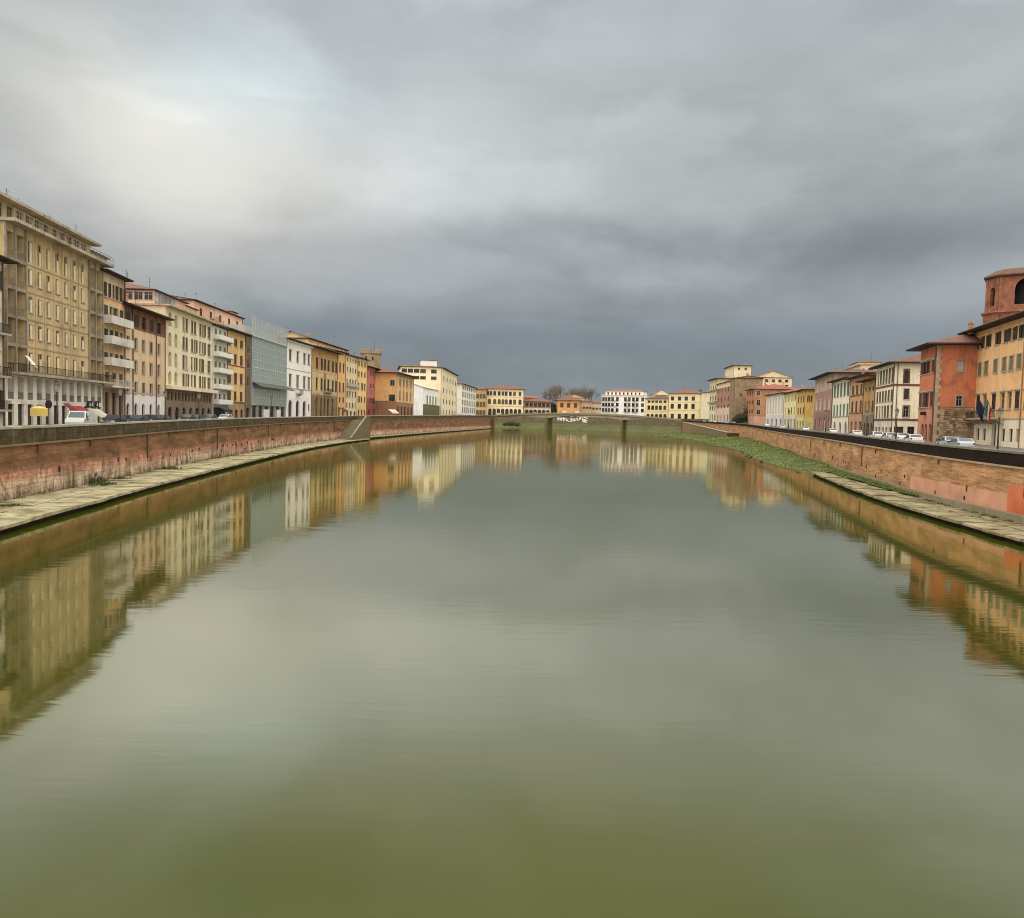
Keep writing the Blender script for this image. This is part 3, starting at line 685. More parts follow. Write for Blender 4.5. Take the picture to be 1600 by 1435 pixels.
# ------------------------------------------------------------------ the far bridge
BRA, BRB = Vector((-17.6, 603, 0)), Vector((118.5, 549, 0))
def bridge():
    root = empty('road_bridge', (50, 576, 0)); tag(root, 'low beige road bridge with three haunched spans across the river', 'bridge'); org = (-50, -576, 0)
    d = (BRB - BRA); L = d.length; u = d.normalized(); n = Vector((-u.y, u.x, 0)); WID = 13.0
    piers = (0.315, 0.715); N = 90
    def top(t): return 9.6 + 3.0 * (1 - (2 * t - 1) ** 2)
    def bot(t):
        h = 0.9
        for p in piers: h += 2.3 * max(0, 1 - abs(t - p) / 0.19) ** 1.5
        return top(t) - h
    conc = stone((146, 136, 110), 0.25, 0.2, (120, 112, 88), 0.25, 'bridge_concrete')
    deck, par, fas = MB(), MB(), MB()
    for k in range(N):
        t0, t1 = k / N, (k + 1) / N; p, q = BRA + d * t0, BRA + d * t1
        deck.hexa([(p.x, p.y, bot(t0)), (q.x, q.y, bot(t1)), (q.x + n.x * WID, q.y + n.y * WID, bot(t1)), (p.x + n.x * WID, p.y + n.y * WID, bot(t0)), (p.x, p.y, top(t0)), (q.x, q.y, top(t1)), (q.x + n.x * WID, q.y + n.y * WID, top(t1)), (p.x + n.x * WID, p.y + n.y * WID, top(t0))])
        for w0 in (-0.35, WID - 0.05):
            a, b = p + n * w0, q + n * w0; a2, b2 = a + n * 0.4, b + n * 0.4
            par.hexa([(a.x, a.y, top(t0) - .35), (b.x, b.y, top(t1) - .35), (b2.x, b2.y, top(t1) - .35), (a2.x, a2.y, top(t0) - .35), (a.x, a.y, top(t0) + .95), (b.x, b.y, top(t1) + .95), (b2.x, b2.y, top(t1) + .95), (a2.x, a2.y, top(t0) + .95)])
        a, b = p + n * -0.5, q + n * -0.5; a2, b2 = a + n * 0.13, b + n * 0.13
        fas.hexa([(a.x, a.y, top(t0) - .62), (b.x, b.y, top(t1) - .62), (b2.x, b2.y, top(t1) - .62), (a2.x, a2.y, top(t0) - .62), (a.x, a.y, top(t0) - .3), (b.x, b.y, top(t1) - .3), (b2.x, b2.y, top(t1) - .3), (a2.x, a2.y, top(t0) - .3)])
    deck.build('deck', conc, root, loc=org); par.build('parapet', stone((140, 130, 106), 0.3, 0.2, (110, 102, 78), 0.25, 'bridge_parapet_stone'), root, loc=org)
    fas.build('kerb_beam', stone((96, 88, 70), 0.3, 0.2, (80, 74, 56), 0.25, 'bridge_beam_stone'), root, loc=org)
    for t in piers:
        c = BRA + d * t; m = MB(); hw = 0.95
        prof = [(-hw, 0.5), (-hw * .6, -1.6), (0, -2.4), (hw * .6, -1.6), (hw, 0.5), (hw, WID - .5), (0, WID + 2), (-hw, WID - .5)]
        P = [c + u * a + n * b for a, b in prof]; K = len(P)
        for i in range(K):
            p, q = P[i], P[(i + 1) % K]; m.quad((p.x, p.y, -2), (q.x, q.y, -2), (q.x, q.y, bot(t) + .1), (p.x, p.y, bot(t) + .1))
        m.build('pier', stone((124, 112, 86), 0.4, 0.4, (92, 90, 56), 0.4, 'pier_stone'), root, loc=org)
    for t, w in ((-0.02, 1), (1.02, 1)):
        c = BRA + d * t; m = MB(); s = 5.0
        P = [c + u * -s - n * 1.5, c + u * s * (0.2 if t < 0 else 1) - n * 1.5, c + u * s * (0.2 if t < 0 else 1) + n * WID, c + u * -s * (1 if t < 0 else .2) + n * WID]
        P[0] = c - u * s * (1 if t < 0 else .2) - n * 1.5
        m.hexa([(p.x, p.y, -2) for p in P] + [(p.x, p.y, 9.55) for p in P]); m.build('abutment', stone((128, 92, 70), 0.4, 0.3, (92, 70, 52), 0.4, 'abutment_brick'), root, loc=org)
        m = MB(); m.hexa([(p.x, p.y, 9.56) for p in P] + [(p.x, p.y, 10.5) for p in P]); m.build('abutment_parapet', stone((100, 84, 66), 0.4, 0.3, (80, 70, 52), 0.4, 'abutment_cap'), root, loc=org)
    return top
BRTOP = bridge()

# ------------------------------------------------------------------ buildings
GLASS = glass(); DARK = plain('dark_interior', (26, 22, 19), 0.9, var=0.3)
FRW = plain('window_frame_white', (150, 142, 128), 0.6, var=0.1); FRB = plain('window_frame_brown', (82, 56, 38), 0.6, var=0.2)
SILL = stone((172, 164, 148), 1.0, 0.0, contrast=0.3, name='sill_stone')
IRON = plain('wrought_iron', (38, 36, 34), 0.55, 0.3, var=0.3); PIPE = plain('downpipe_brown', (96, 66, 48), 0.5, 0.2)
SOFF = plain('eave_timber', (42, 31, 24), 0.85, var=0.3); ROOF = tiles(); ROOFR = tiles((146, 82, 62)); ROOFD = tiles((92, 70, 58))
BROWN_SH, GREEN_SH, GREY_SH, OLIVE_SH, DKBROWN_SH = shutter_mat((78, 50, 32)), shutter_mat((46, 60, 48)), shutter_mat((112, 106, 92)), shutter_mat((82, 70, 44)), shutter_mat((48, 31, 22))
CREAM_SH = shutter_mat((214, 196, 158)); DKGREEN_SH = shutter_mat((44, 44, 32))
WCACHE = {}
def cached(key, fn):
    if key not in WCACHE: WCACHE[key] = fn()
    return WCACHE[key]
def window(parent, M4, w, h, glassm=GLASS, fr=FRW, sh=None, smat=BROWN_SH, sill=True, hood=None, rec=0.26, name='window', detail=True, arch=False):
    """a window: the pane, with frame, shutters, sill and hood as its own pieces; local x along the wall, y inwards"""
    w, h = round(w, 2), round(h, 2)
    def pane():
        m = MB(); m.box(-w / 2, w / 2, rec, rec + 0.03, 0, h); return m.mesh('pane', glassm)
    o = link(name, cached(('p', w, h, glassm.name, rec), pane), parent, mat4=M4)
    if sh != 'closed' and detail:
        def frame():
            m = MB(); t = min(0.09, w * 0.09); y0, y1 = rec - 0.05, rec - 0.004
            m.box(-w / 2, -w / 2 + t, y0, y1, 0, h); m.box(w / 2 - t, w / 2, y0, y1, 0, h)
            m.box(-w / 2 + t, w / 2 - t, y0, y1, 0, t); m.box(-w / 2 + t, w / 2 - t, y0, y1, h - t, h)
            if w > 0.6: m.box(-t * .5, t * .5, y0, y1, t, h - t)
            if h > 1.3: m.box(-w / 2 + t, -t * .5, y0, y1, h * .66, h * .66 + t * .8); m.box(t * .5, w / 2 - t, y0, y1, h * .66, h * .66 + t * .8)
            return m.mesh('frame', fr)
        link('frame', cached(('f', w, h, fr.name, rec), frame), o)
    if sh in ('closed', 'open', 'ajar', 'half'):
        def leaf():
            m = MB(); ww = w / 2 - 0.015; t = min(.1, ww * .16)
            m.box(0, ww, 0, 0.05, 0.01, h - 0.01)
            for (a, b, c, d) in ((0, t, 0.01, h - .01), (ww - t, ww, 0.01, h - .01), (t, ww - t, 0.01, .01 + t), (t, ww - t, h - .01 - t, h - .01), (t, ww - t, h * .48, h * .48 + t)):
                m.box(a, b, -0.022, 0, c, d)
            return m.mesh('shutter', smat)
        me = cached(('s', w, h, smat.name), leaf)
        if sh == 'closed':
            link('shutter', me, o, loc=(-w / 2 + 0.008, 0.05, 0)); link('shutter', me, o, loc=(0.008, 0.05, 0))
        elif sh == 'half':
            link('shutter', me, o, loc=(-w / 2 + 0.008, 0.05, 0)); link('shutter', me, o, loc=(w / 2 + 0.01, -0.09, 0))
        elif sh == 'open':
            link('shutter', me, o, loc=(-w + 0.005, -0.09, 0)); link('shutter', me, o, loc=(w / 2 + 0.01, -0.09, 0))
        else:
            link('shutter', me, o, loc=(-w / 2 - .02, -0.03, 0), rot=(0, 0, math.radians(-118))); link('shutter', me, o, loc=(w / 2 + .02, -0.03, 0), rot=(0, 0, math.radians(-55)))
    if sill:
        def sl():
            m = MB(); m.box(-w / 2 - .12, w / 2 + .12, -0.14, 0.02, -0.13, -0.005); return m.mesh('sill', SILL)
        link('sill', cached(('i', w), sl), o)
    if hood == 'bar':
        def hd():
            m = MB(); m.box(-w / 2 - .18, w / 2 + .18, -0.22, 0.0, h + 0.16, h + 0.32); m.box(-w / 2 - .08, w / 2 + .08, -0.10, 0.0, h + 0.02, h + 0.158); return m.mesh('hood', SILL)
        link('hood', cached(('h', w, h), hd), o)
    elif hood == 'surround':
        def hs():
            m = MB(); m.box(-w / 2 - .16, -w / 2, -0.06, 0.0, 0, h + .16); m.box(w / 2, w / 2 + .16, -0.06, 0.0, 0, h + .16); m.box(-w / 2, w / 2, -0.06, 0.0, h, h + .16); return m.mesh('surround', SILL)
        link('surround', cached(('u', w, h), hs), o)
    elif hood and hood[0] == 'm':          # surround in a given material
        sm = hood[1]
        def hs2():
            m = MB(); m.box(-w / 2 - .2, -w / 2, -0.07, 0.0, -.05, h + .2); m.box(w / 2, w / 2 + .2, -0.07, 0.0, -.05, h + .2); m.box(-w / 2, w / 2, -0.07, 0.0, h, h + .2); return m.mesh('surround', sm)
        link('surround', cached(('u2', w, h, sm.name), hs2), o)
    return o

class Face:
    def __init__(s, W, M4): s.W, s.M4, s.ops = W, M4, []
class Bld:
    def __init__(s, name, label, cat, A, B, top, zb, depth=14.0, mats=None, bands=None):
        """A, B: plan points of the front's left and right end (seen from the river); top: eave z"""
        s.A, s.B = Vector((A[0], A[1], 0)), Vector((B[0], B[1], 0)); d = s.B - s.A; s.W = d.length - 0.03; d.normalize(); s.U = d; s.N = Vector((d.y, -d.x, 0))
        s.zb, s.D = zb, depth; s.H = top - zb
        s.root = empty(name, (s.A.x, s.A.y, zb), math.atan2(d.y, d.x)); tag(s.root, label, cat)
        s.mats = mats; s.bands = bands or []
        W, D = s.W, depth
        s.faces = {'F': Face(W, Matrix.Identity(4)), 'L': Face(D, Matrix.Translation((0, D, 0)) @ Matrix.Rotation(-math.pi / 2, 4, 'Z')),
                   'R': Face(D, Matrix.Translation((W, 0, 0)) @ Matrix.Rotation(math.pi / 2, 4, 'Z')), 'B': Face(W, Matrix.Translation((W, D, 0)) @ Matrix.Rotation(math.pi, 4, 'Z'))}
        s.MW = Matrix.Translation((s.A.x, s.A.y, zb)) @ Matrix.Rotation(math.atan2(d.y, d.x), 4, 'Z')
    # photo pixel -> (u, v) on a face
    def uv(s, px, py, face='F', yoff=0.0):
        Mw = s.MW @ s.faces[face].M4; O = Mw @ Vector((0, yoff, 0)); Ux = (Mw.to_3x3() @ Vector((1, 0, 0))); Ny = Mw.to_3x3() @ Vector((0, 1, 0))
        d = ray(px, py); C = Vector((0, 0, CAMZ)); t = (O - C).dot(Ny) / d.dot(Ny); P = C + d * t
        return (P - O).dot(Ux), P.z - s.zb
    def rows(s, px, ys, face='F', yoff=0.0): return [(s.uv(px, b, face, yoff)[1], s.uv(px, a, face, yoff)[1]) for (a, b) in ys]
    def cols(s, xs, py, w, face='F'):
        """column centres from photo x; w is the real width in metres"""
        out = []
        for x in xs:
            if isinstance(x, tuple): a, b = s.uv(x[0], py, face)[0], s.uv(x[1], py, face)[0]; out.append((min(a, b), max(a, b)))
            else: c = s.uv(x, py, face)[0]; out.append((c - w / 2, c + w / 2))
        return out
    def even(s, n, w, m0=0.8, m1=None, face='F'):
        Wf = s.faces[face].W; m1 = m0 if m1 is None else m1; st = (Wf - m0 - m1) / n
        return [(m0 + st * (k + .5) - w / 2, m0 + st * (k + .5) + w / 2) for k in range(n)]
    def grid(s, cols, rows, face='F', **o):
        Wf = s.faces[face].W; k = o.pop('widen', 1.34 if o.get('kind', 'w') in ('w', 'door') and len(cols) > 1 else 1.0)
        cs = sorted(cols); wide = []
        for i, (a, b) in enumerate(cs):                  # broad Italian openings, never touching their neighbours
            h = (b - a) * (k - 1) / 2; gl = (a - cs[i - 1][1]) if i else 9; gr = (cs[i + 1][0] - b) if i < len(cs) - 1 else 9
            wide.append((a - min(h, max(0, gl / 2 - .22)), b + min(h, max(0, gr / 2 - .22))))
        for (v0, v1) in rows:
            for (u0, u1) in wide:
                u0c, u1c = max(0.12, u0), min(Wf - 0.12, u1)
                if u1c - u0c < 0.2 or v1 - v0 < 0.2 or v0 < 0: 
                    if v0 < 0 and v1 > 0.8: v0 = 0.02
                    else: continue
                op = dict(o); op.update(u0=u0c, u1=u1c, v0=v0, v1=min(v1, s.H - 0.1)); s.faces[face].ops.append(op)
    def mat_at(s, v):
        for i, (vt, _) in enumerate(s.bands):
            if v < vt: return i + 1
        return 0
    def walls(s, main, thick=0.35):
        mats = [main] + [m for _, m in s.bands]; mb = MB(); H = s.H
        for key, f in s.faces.items():
            M4 = f.M4; P = lambda u, y, v: tuple(M4 @ Vector((u, y, v)))
            us = {0.0, f.W}; vs_ = {0.0, H, -1.5} | {min(vt, H) for vt, _ in s.bands}
            for o in f.ops: us |= {o['u0'], o['u1']}; vs_ |= {o['v0'], o['v1']}
            us, vs_ = sorted(us), sorted(vs_)
            for a, b in zip(us[:-1], us[1:]):
                if b - a < 1e-5: continue
                cu = (a + b) / 2
                col = [o for o in f.ops if o['u0'] < cu < o['u1']]
                run = None
                for c, d in zip(vs_[:-1], vs_[1:]):
                    if d - c < 1e-5: continue
                    cv = (c + d) / 2
                    if any(o['v0'] < cv < o['v1'] for o in col): continue
                    mb.quad(P(a, 0, c), P(b, 0, c), P(b, 0, d), P(a, 0, d), s.mat_at(cv))
            for o in f.ops:
                u0, u1, v0, v1 = o['u0'], o['u1'], o['v0'], o['v1']; dp = o.get('deep', 0.42); mi = s.mat_at((v0 + v1) / 2); w = u1 - u0
                arch = o.get('arch'); r = (w / 2 if arch == 'round' else w * 0.22) if arch else 0.0
                vsn = v1 - min(r, (v1 - v0) * .8)
                mb.quad(P(u0, 0, v0), P(u0, dp, v0), P(u0, dp, v1), P(u0, 0, v1), mi); mb.quad(P(u1, 0, v0), P(u1, dp, v0), P(u1, dp, v1), P(u1, 0, v1), mi)
                mb.quad(P(u0, 0, v0), P(u1, 0, v0), P(u1, dp, v0), P(u0, dp, v0), mi)
                if not arch: mb.quad(P(u0, 0, v1), P(u1, 0, v1), P(u1, dp, v1), P(u0, dp, v1), mi)
                else:
                    n = 8; pts = [(u0 + w / 2 - math.cos(math.pi * k / n) * w / 2, vsn + math.sin(math.pi * k / n) * (v1 - vsn)) for k in range(n + 1)]
                    for (ua, va), (ub, vb) in zip(pts[:-1], pts[1:]):
                        mb.quad(P(ua, 0, va), P(ub, 0, vb), P(ub, 0, v1), P(ua, 0, v1), mi); mb.quad(P(ua, 0, va), P(ub, 0, vb), P(ub, dp, vb), P(ua, dp, va), mi)
                kind = o.get('kind', 'w'); Mo = M4 @ Matrix.Translation(((u0 + u1) / 2, 0, v0)); h = v1 - v0
                if kind == 'w':
                    sh = o.get('sh')
                    if isinstance(sh, (list, tuple)): sh = random.choice(sh)
                    window(s.root, Mo, w, h, o.get('glass', GLASS), o.get('fr', FRW), sh, o.get('smat', BROWN_SH), o.get('sill', True), o.get('hood'), o.get('rec', 0.26), o.get('name', 'window'), o.get('detail', True))
                elif kind == 'door':
                    m = MB(); m.box(-w / 2, w / 2, dp * .75, dp * .75 + .05, 0, h); m.box(-0.02, .02, dp * .75 - .03, dp * .75 - .002, 0, h)
                    m.build(o.get('name', 'door'), o.get('dmat', DKBROWN_SH), s.root, mat4=Mo)
                elif kind == 'shop':
                    oo = window(s.root, Mo, w, h, glassm=o.get('glass', GLASS), fr=o.get('fr', FRB), sill=False, rec=min(dp * .8, 0.3), name='shop_window')
                elif kind == 'loggia':
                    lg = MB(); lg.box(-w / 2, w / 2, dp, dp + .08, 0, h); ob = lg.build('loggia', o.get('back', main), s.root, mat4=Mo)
                    m = MB(); ww = w * .34; m.box(-ww, ww * .55, dp - .06, dp - .003, 0.02, h * .82); m.build('door', o.get('dmat', GLASS), ob)
                    if o.get('rail', True):
                        rl = MB(); rh = o.get('rh', 0.95)
                        if o.get('solid'): rl.box(-w / 2, w / 2, 0.03, 0.10, 0, rh)
                        else:
                            rl.box(-w / 2, w / 2, 0.04, 0.08, rh - .05, rh); nb = max(4, int(w / .16))
                            for k in range(nb): x = -w / 2 + w * (k + .5) / nb; rl.box(x - .012, x + .012, .05, .07, 0, rh - .05)
                        rl.build('railing', o.get('rmat', IRON), ob)
                elif kind == 'void':
                    m = MB(); m.box(-w / 2, w / 2, dp, dp + .06, 0, h); m.build(o.get('name', 'recess'), o.get('back', DARK), s.root, mat4=Mo)
        s.wall = mb.build('wall', mats, s.root); return s
    def box(s, name, mat, x0, x1, y0, y1, z0, z1, parent=None):
        m = MB(); m.box(x0, x1, y0, y1, z0, z1); return m.build(name, mat, parent or s.root)
    def band(s, z, h=0.22, p=0.10, mat=SILL, name='string_course'):
        return s.box(name, mat, -p, s.W + p, -p, s.D + p, z, z + h) if False else s.box(name, mat, -0.0, s.W, -p, -0.002, z, z + h)
    def sideband(s, face, z, h=0.22, p=0.10, mat=SILL, name='string_course'):
        m = MB(); m.box(0, s.D, -p, -0.002, z, z + h); return m.build(name, mat, s.root, mat4=s.faces[face].M4)
    def pipe(s, u, v0=0.0, v1=None, mat=PIPE, r=0.07, face='F'):
        m = MB(); m.tube((u, -0.1, v0), (u, -0.1, v1 or s.H), r, n=8); m.build('downpipe', mat, s.root, mat4=s.faces[face].M4)
    def balcony(s, u0, u1, v, dep=1.1, slab=0.22, rail='solid', rmat=None, smat=None, rh=0.95, face='F', brackets=False):
        M4 = s.faces[face].M4; smat = smat or SILL
        m = MB(); m.box(u0, u1, -dep, -0.003, v - slab, v); b = m.build('balcony', smat, s.root, mat4=M4)
        if brackets:
            n = max(2, int((u1 - u0) / 1.2))
            for k in range(n):
                x = u0 + .25 + (u1 - u0 - .5) * k / (n - 1); br = MB(); br.hexa([(x - .12, -dep * .35, v - slab - .45), (x + .12, -dep * .35, v - slab - .45), (x + .12, -.01, v - slab - .7), (x - .12, -.01, v - slab - .7), (x - .12, -dep * .85, v - slab - .004), (x + .12, -dep * .85, v - slab - .004), (x + .12, -.01, v - slab - .004), (x - .12, -.01, v - slab - .004)])
                br.build('bracket', smat, b)
        r = MB()
        if rail == 'solid':
            r.box(u0, u1, -dep, -dep + .09, v + .003, v + rh); r.box(u0, u0 + .09, -dep + .09, -.004, v + .003, v + rh); r.box(u1 - .09, u1, -dep + .09, -.004, v + .003, v + rh)
        else:
            for (a0, a1, b0, b1) in ((u0, u1, -dep + .02, -dep + .06),): r.box(a0, a1, b0, b1, v + rh - .05, v + rh); r.box(a0, a1, b0, b1, v + .06, v + .09)
            n = max(4, int((u1 - u0) / .17))
            for k in range(n + 1): x = u0 + (u1 - u0) * k / n; r.box(x - .013, x + .013, -dep + .03, -dep + .05, v, v + rh - .05)
            for x in (u0 + .02, u1 - .06):
                r.box(x, x + .04, -dep + .06, -.01, v + rh - .05, v + rh)
                for k in range(5): y = -dep + .1 + (dep - .15) * k / 5; r.box(x + .01, x + .03, y, y + .025, v, v + rh - .05)
        r.build('railing', rmat or (SILL if rail == 'solid' else IRON), b); return b
    def roof(s, kind='hip', rise=2.2, oh=0.7, mat=None, soff=None, th=0.22, chim=1, x0=None, x1=None, ant=0, seed=0, gutter=True, y1=None):
        W, D, H = s.W, (y1 or s.D), s.H; mat = mat or ROOF; soff = soff or SOFF; rnd = random.Random(seed + int(W * 10)); oh *= 1.2; chim += 1; ant += 1; a, b = (-oh if x0 is None else x0), (W + oh if x1 is None else x1); c, d = -oh, D + oh
        m = MB(); m.box(a, b, c, d, H + .002, H + th, 1)
        e = H + th + .002; ym = (c + d) / 2; L = b - a; hd = (d - c) / 2
        if kind == 'hip':
            ins = min(hd, L / 2 - .05); r0, r1 = (a + ins, ym, e + rise), (b - ins, ym, e + rise)
            m.quad((a, c, e), (b, c, e), r1, r0); m.quad((b, d, e), (a, d, e), r0, r1); m.tri((a, d, e), (a, c, e), r0); m.tri((b, c, e), (b, d, e), r1)
        elif kind == 'gable':
            r0, r1 = (a, ym, e + rise), (b, ym, e + rise)
            m.quad((a, c, e), (b, c, e), r1, r0); m.quad((b, d, e), (a, d, e), r0, r1); m.tri((a + oh, d, e), (a + oh, c, e), (a + oh, ym, e + rise - .05), 2); m.tri((b - oh, c, e), (b - oh, d, e), (b - oh, ym, e + rise - .05), 2)
        elif kind == 'gable_y':
            xm = (a + b) / 2; r0, r1 = (xm, c, e + rise), (xm, d, e + rise)
            m.quad((a, c, e), (a, d, e), r1, r0); m.quad((b, d, e), (b, c, e), r0, r1); m.tri((a, c + oh, e), (b, c + oh, e), (xm, c + oh, e + rise - .05), 2); m.tri((a, d - oh, e), (b, d - oh, e), (xm, d - oh, e + rise - .05), 2)
        elif kind == 'shed':
            m.quad((a, c, e), (b, c, e), (b, d, e + rise), (a, d, e + rise)); m.tri((a, c, e), (a, d, e), (a, d, e + rise), 2); m.tri((b, c, e), (b, d, e), (b, d, e + rise), 2); m.quad((a, d, e), (b, d, e), (b, d, e + rise), (a, d, e + rise), 2)
        r = m.build('roof', [mat, soff, s.wall.data.materials[0]], s.root)
        if gutter and W > 5: s.pipe(.12 if seed % 2 else W - .14)
        if gutter:
            g = MB(); g.tube((a, c - .06, H + th - .02), (b, c - .06, H + th - .02), .07, n=6); g.build('gutter', PIPE, r)
        for k in range(chim):
            x = rnd.uniform(a + L * .15, b - L * .15); y = ym + rnd.uniform(-.25, .25) * (d - c); cz = e + rise * (1 - abs(y - ym) / hd) - .3; hh = rnd.uniform(1.2, 1.9)
            cm = MB(); cm.box(x - .35, x + .35, y - .3, y + .3, cz, cz + hh); cm.box(x - .45, x + .45, y - .4, y + .4, cz + hh + .003, cz + hh + .12); cm.box(x - .3, x + .3, y - .25, y + .25, cz + hh + .123, cz + hh + .35); cm.build('chimney', stucco((176, 140, 112), 0.8), r)
        for k in range(ant):
            x = rnd.uniform(a + L * .1, b - L * .1); y = ym + rnd.uniform(-.3, .1) * (d - c); z0 = e + .1; zt = e + rise + rnd.uniform(1.2, 2.4)
            am = MB(); am.tube((x, y, z0), (x, y, zt), .03, n=5)
            am.tube((x - .6, y, zt - .1), (x + .6, y, zt - .1), .016, n=4)
            for q in range(5): am.tube((x - .5 + q * .25, y - .3, zt - .1), (x - .5 + q * .25, y + .3, zt - .1), .012, n=4)
            am.tube((x - .4, y, zt - .6), (x + .4, y, zt - .6), .014, n=4); am.build('antenna', IRON, r)
            dm = MB(); dm.lathe([(.0, 0), (.22, .03), (.4, .12)], 10); dm.build('satellite_dish', SILL, r, loc=(x + .5, y - .2, z0 + .9), rot=(math.radians(70), 0, rnd.uniform(-.8, .8)))
        return r
    def block(s, x0, x1, y0, y1, z0, z1, mat, name='upper_storey', cap=True, rise=1.0, oh=.35, rmat=None):
        o = s.box(name, mat, x0, x1, y0, y1, z0 + .004, z1)
        if cap:
            m = MB(); m.box(x0 - oh, x1 + oh, y0 - oh, y1 + oh, z1 + .002, z1 + .14, 1); ym = (y0 + y1) / 2; e = z1 + .145
            if rise > 0:
                ins = min((y1 - y0) / 2, (x1 - x0) / 2) * .95; r0, r1 = (x0 - oh + ins, ym, e + rise), (x1 + oh - ins, ym, e + rise); a, b, c, d = x0 - oh, x1 + oh, y0 - oh, y1 + oh
                m.quad((a, c, e), (b, c, e), r1, r0); m.quad((b, d, e), (a, d, e), r0, r1); m.tri((a, d, e), (a, c, e), r0); m.tri((b, c, e), (b, d, e), r1)
            m.build('upper_roof', [rmat or ROOF, SOFF], o)
        return o
def bank_bld(side, s, name, label, x0, x1, yr, top, depth=14.0, cat='building', bands=None, s1=None):
    """a building on the bank: front s metres behind the wall, its ends at photo columns x0, x1, its eave at top=(px, py)"""
    A = on_front(side, s, x0, yr); B = on_front(side, s if s1 is None else s1, x1, yr)
    zb = min(A.z, B.z) - 1.15 + 0.1
    b = Bld(name, label, cat, A, B, zb + 10, zb, depth, bands=bands)
    b.H = b.uv(*top)[1]; return b
def far_bld(name, label, x0, x1, yr, top, Y0, Y1, zb=FARZ, depth=14.0, cat='building', bands=None):
    A = at_depth(x0, yr, Y0); B = at_depth(x1, yr, Y1)
    b = Bld(name, label, cat, A, B, zb + 10, zb, depth, bands=bands); b.H = b.uv(*top)[1]; return b

CONCR = stucco((142, 130, 110), 0.7); WHITEB = stucco((198, 190, 174), 0.6); LIGHTST = stucco((168, 152, 126), 0.7)
# ================= left bank, from the camera outwards
# L0 cream house cut by the frame
b = bank_bld('L', 15.2, 'apartment_house', 'cream house with dark shutters at the left edge of the frame', -120, 5, 520, (2, 409), 16)
b.grid(b.even(5, 1.2, .4, .35), b.rows(3, [(425, 455), (488, 520), (553, 585), (610, 640)]), sh=('closed', 'open'), smat=DKGREEN_SH, hood='bar')
b.walls(stucco((206, 190, 158))); b.roof('gable', 2, .9, ROOFD, chim=2)
for v in b.rows(3, [(505, 522), (567, 588), (622, 640)]): b.balcony(b.W - 2.6, b.W - .1, v[0], .9, rail='iron')
b.pipe(b.W - .12)
# L1 big modern block
b = bank_bld('L', 17, 'apartment_block', 'tall ochre apartment block with grey loggias and a colonnade below', 8, 160, 500, (60, 370), 18)
zt = b.uv(60, 370)[1]; b.H = zt
zbal = b.uv(77, 588)[1]
b.bands = [(zbal, stucco((226, 214, 192), .4))]
OCH = stucco((190, 160, 106), 0.55)
wrows = [(390, 423), (432, 455), (473, 496), (514, 535), (556, 585)]
rows = b.rows(77, wrows)
fh = (rows[0][0] - rows[-1][0]) / 4.0
mids = b.cols([48, 62.5, 76, 90, 103.5, 116.5, 129], 500, 0.95)
for i, r in enumerate(rows):
    lo = rows[-1][0] + fh * (4 - i)
    for j, (u0, u1) in enumerate(mids):
        dk = u0 + (u1 - u0) * .45
        b.grid([(u0, u1)], [(r[0], r[1])], kind='w', sh=None, fr=FRW, sill=(i > 0 and i < 4), name='window', rec=.14, widen=1.0)
# loggias, two bays each side
lg = b.cols([(9.5, 22.5), (24.5, 39), (139, 148), (150, 158.5)], 500, 1)
for i in range(5):
    v0 = zbal + .12 + fh * (4 - i); v1 = min(v0 + fh - .42, zt - .35)
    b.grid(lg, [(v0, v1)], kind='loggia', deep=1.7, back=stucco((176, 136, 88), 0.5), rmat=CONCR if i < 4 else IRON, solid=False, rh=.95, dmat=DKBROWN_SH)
# colonnade: deep recesses between pale piers, shop windows below
ncol = 12; cw = b.W / ncol
mez = zbal * 0.50
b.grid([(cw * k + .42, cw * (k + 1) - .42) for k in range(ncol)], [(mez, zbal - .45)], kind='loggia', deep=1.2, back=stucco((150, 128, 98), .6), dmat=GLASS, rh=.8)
b.grid([(cw * k + .42, cw * (k + 1) - .42) for k in range(ncol)], [(0.05, mez - .55)], kind='shop', deep=.9)
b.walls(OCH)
uL, uR = lg[1][1], lg[2][0]
for i in range(5):
    z = zbal + fh * (4 - i)
    for (a, c, e) in ((0.0, uL + .25, .16), (uR - .25, b.W, .16)): b.box('floor_band', CONCR, a, c, -e, -.003, z - .28, z + .1)
    if i < 4: b.box('floor_band', stucco((160, 136, 92), .5), uL + .26, uR - .26, -.05, -.003, z - .12, z + .05)
for u in (lg[0][0] - .13, lg[0][1] + .1, lg[1][1] + .12, lg[2][0] - .12, lg[2][1] + .08, b.W - .1): b.box('concrete_fin', CONCR, u - .13, u + .13, -.20, -.004, zbal + .1, zt - .02)
for j in range(6):
    u = (mids[j][1] + mids[j + 1][0]) / 2; b.box('joint_rib', stucco((166, 142, 98), .5), u - .05, u + .05, -.04, -.004, zbal + .1, zt - .05)
for i, r in enumerate(rows):                              # cream sliding panels beside the slit windows
    for (u0, u1) in mids:
        k = random.random(); hh = (r[1] - r[0]) * (0.94 if k < .55 else random.uniform(.55, .8)); v0 = r[0] + .03
        b.box('blind', CREAM_SH, u0 + (u1 - u0) * .50, u1 - .03, .03, .09, v0, v0 + hh)
bal = b.balcony(-.1, b.W + .5, zbal, 1.5, .3, rail='iron', smat=LIGHTST)
b.box('cornice_slab', LIGHTST, -.3, b.W + 1.0, -1.3, b.D, zt + .003, zt + .38)
rr = MB(); rr.box(-.2, b.W + .9, -1.2, -1.16, zt + 1.3, zt + 1.36); rr.box(-.2, b.W + .9, -1.2, -1.16, zt + .85, zt + .89)
for k in range(26): x = -.2 + (b.W + 1.0) * k / 25; rr.box(x, x + .05, -1.2, -1.16, zt + .38, zt + 1.3)
rr.build('roof_railing', CONCR, b.root)
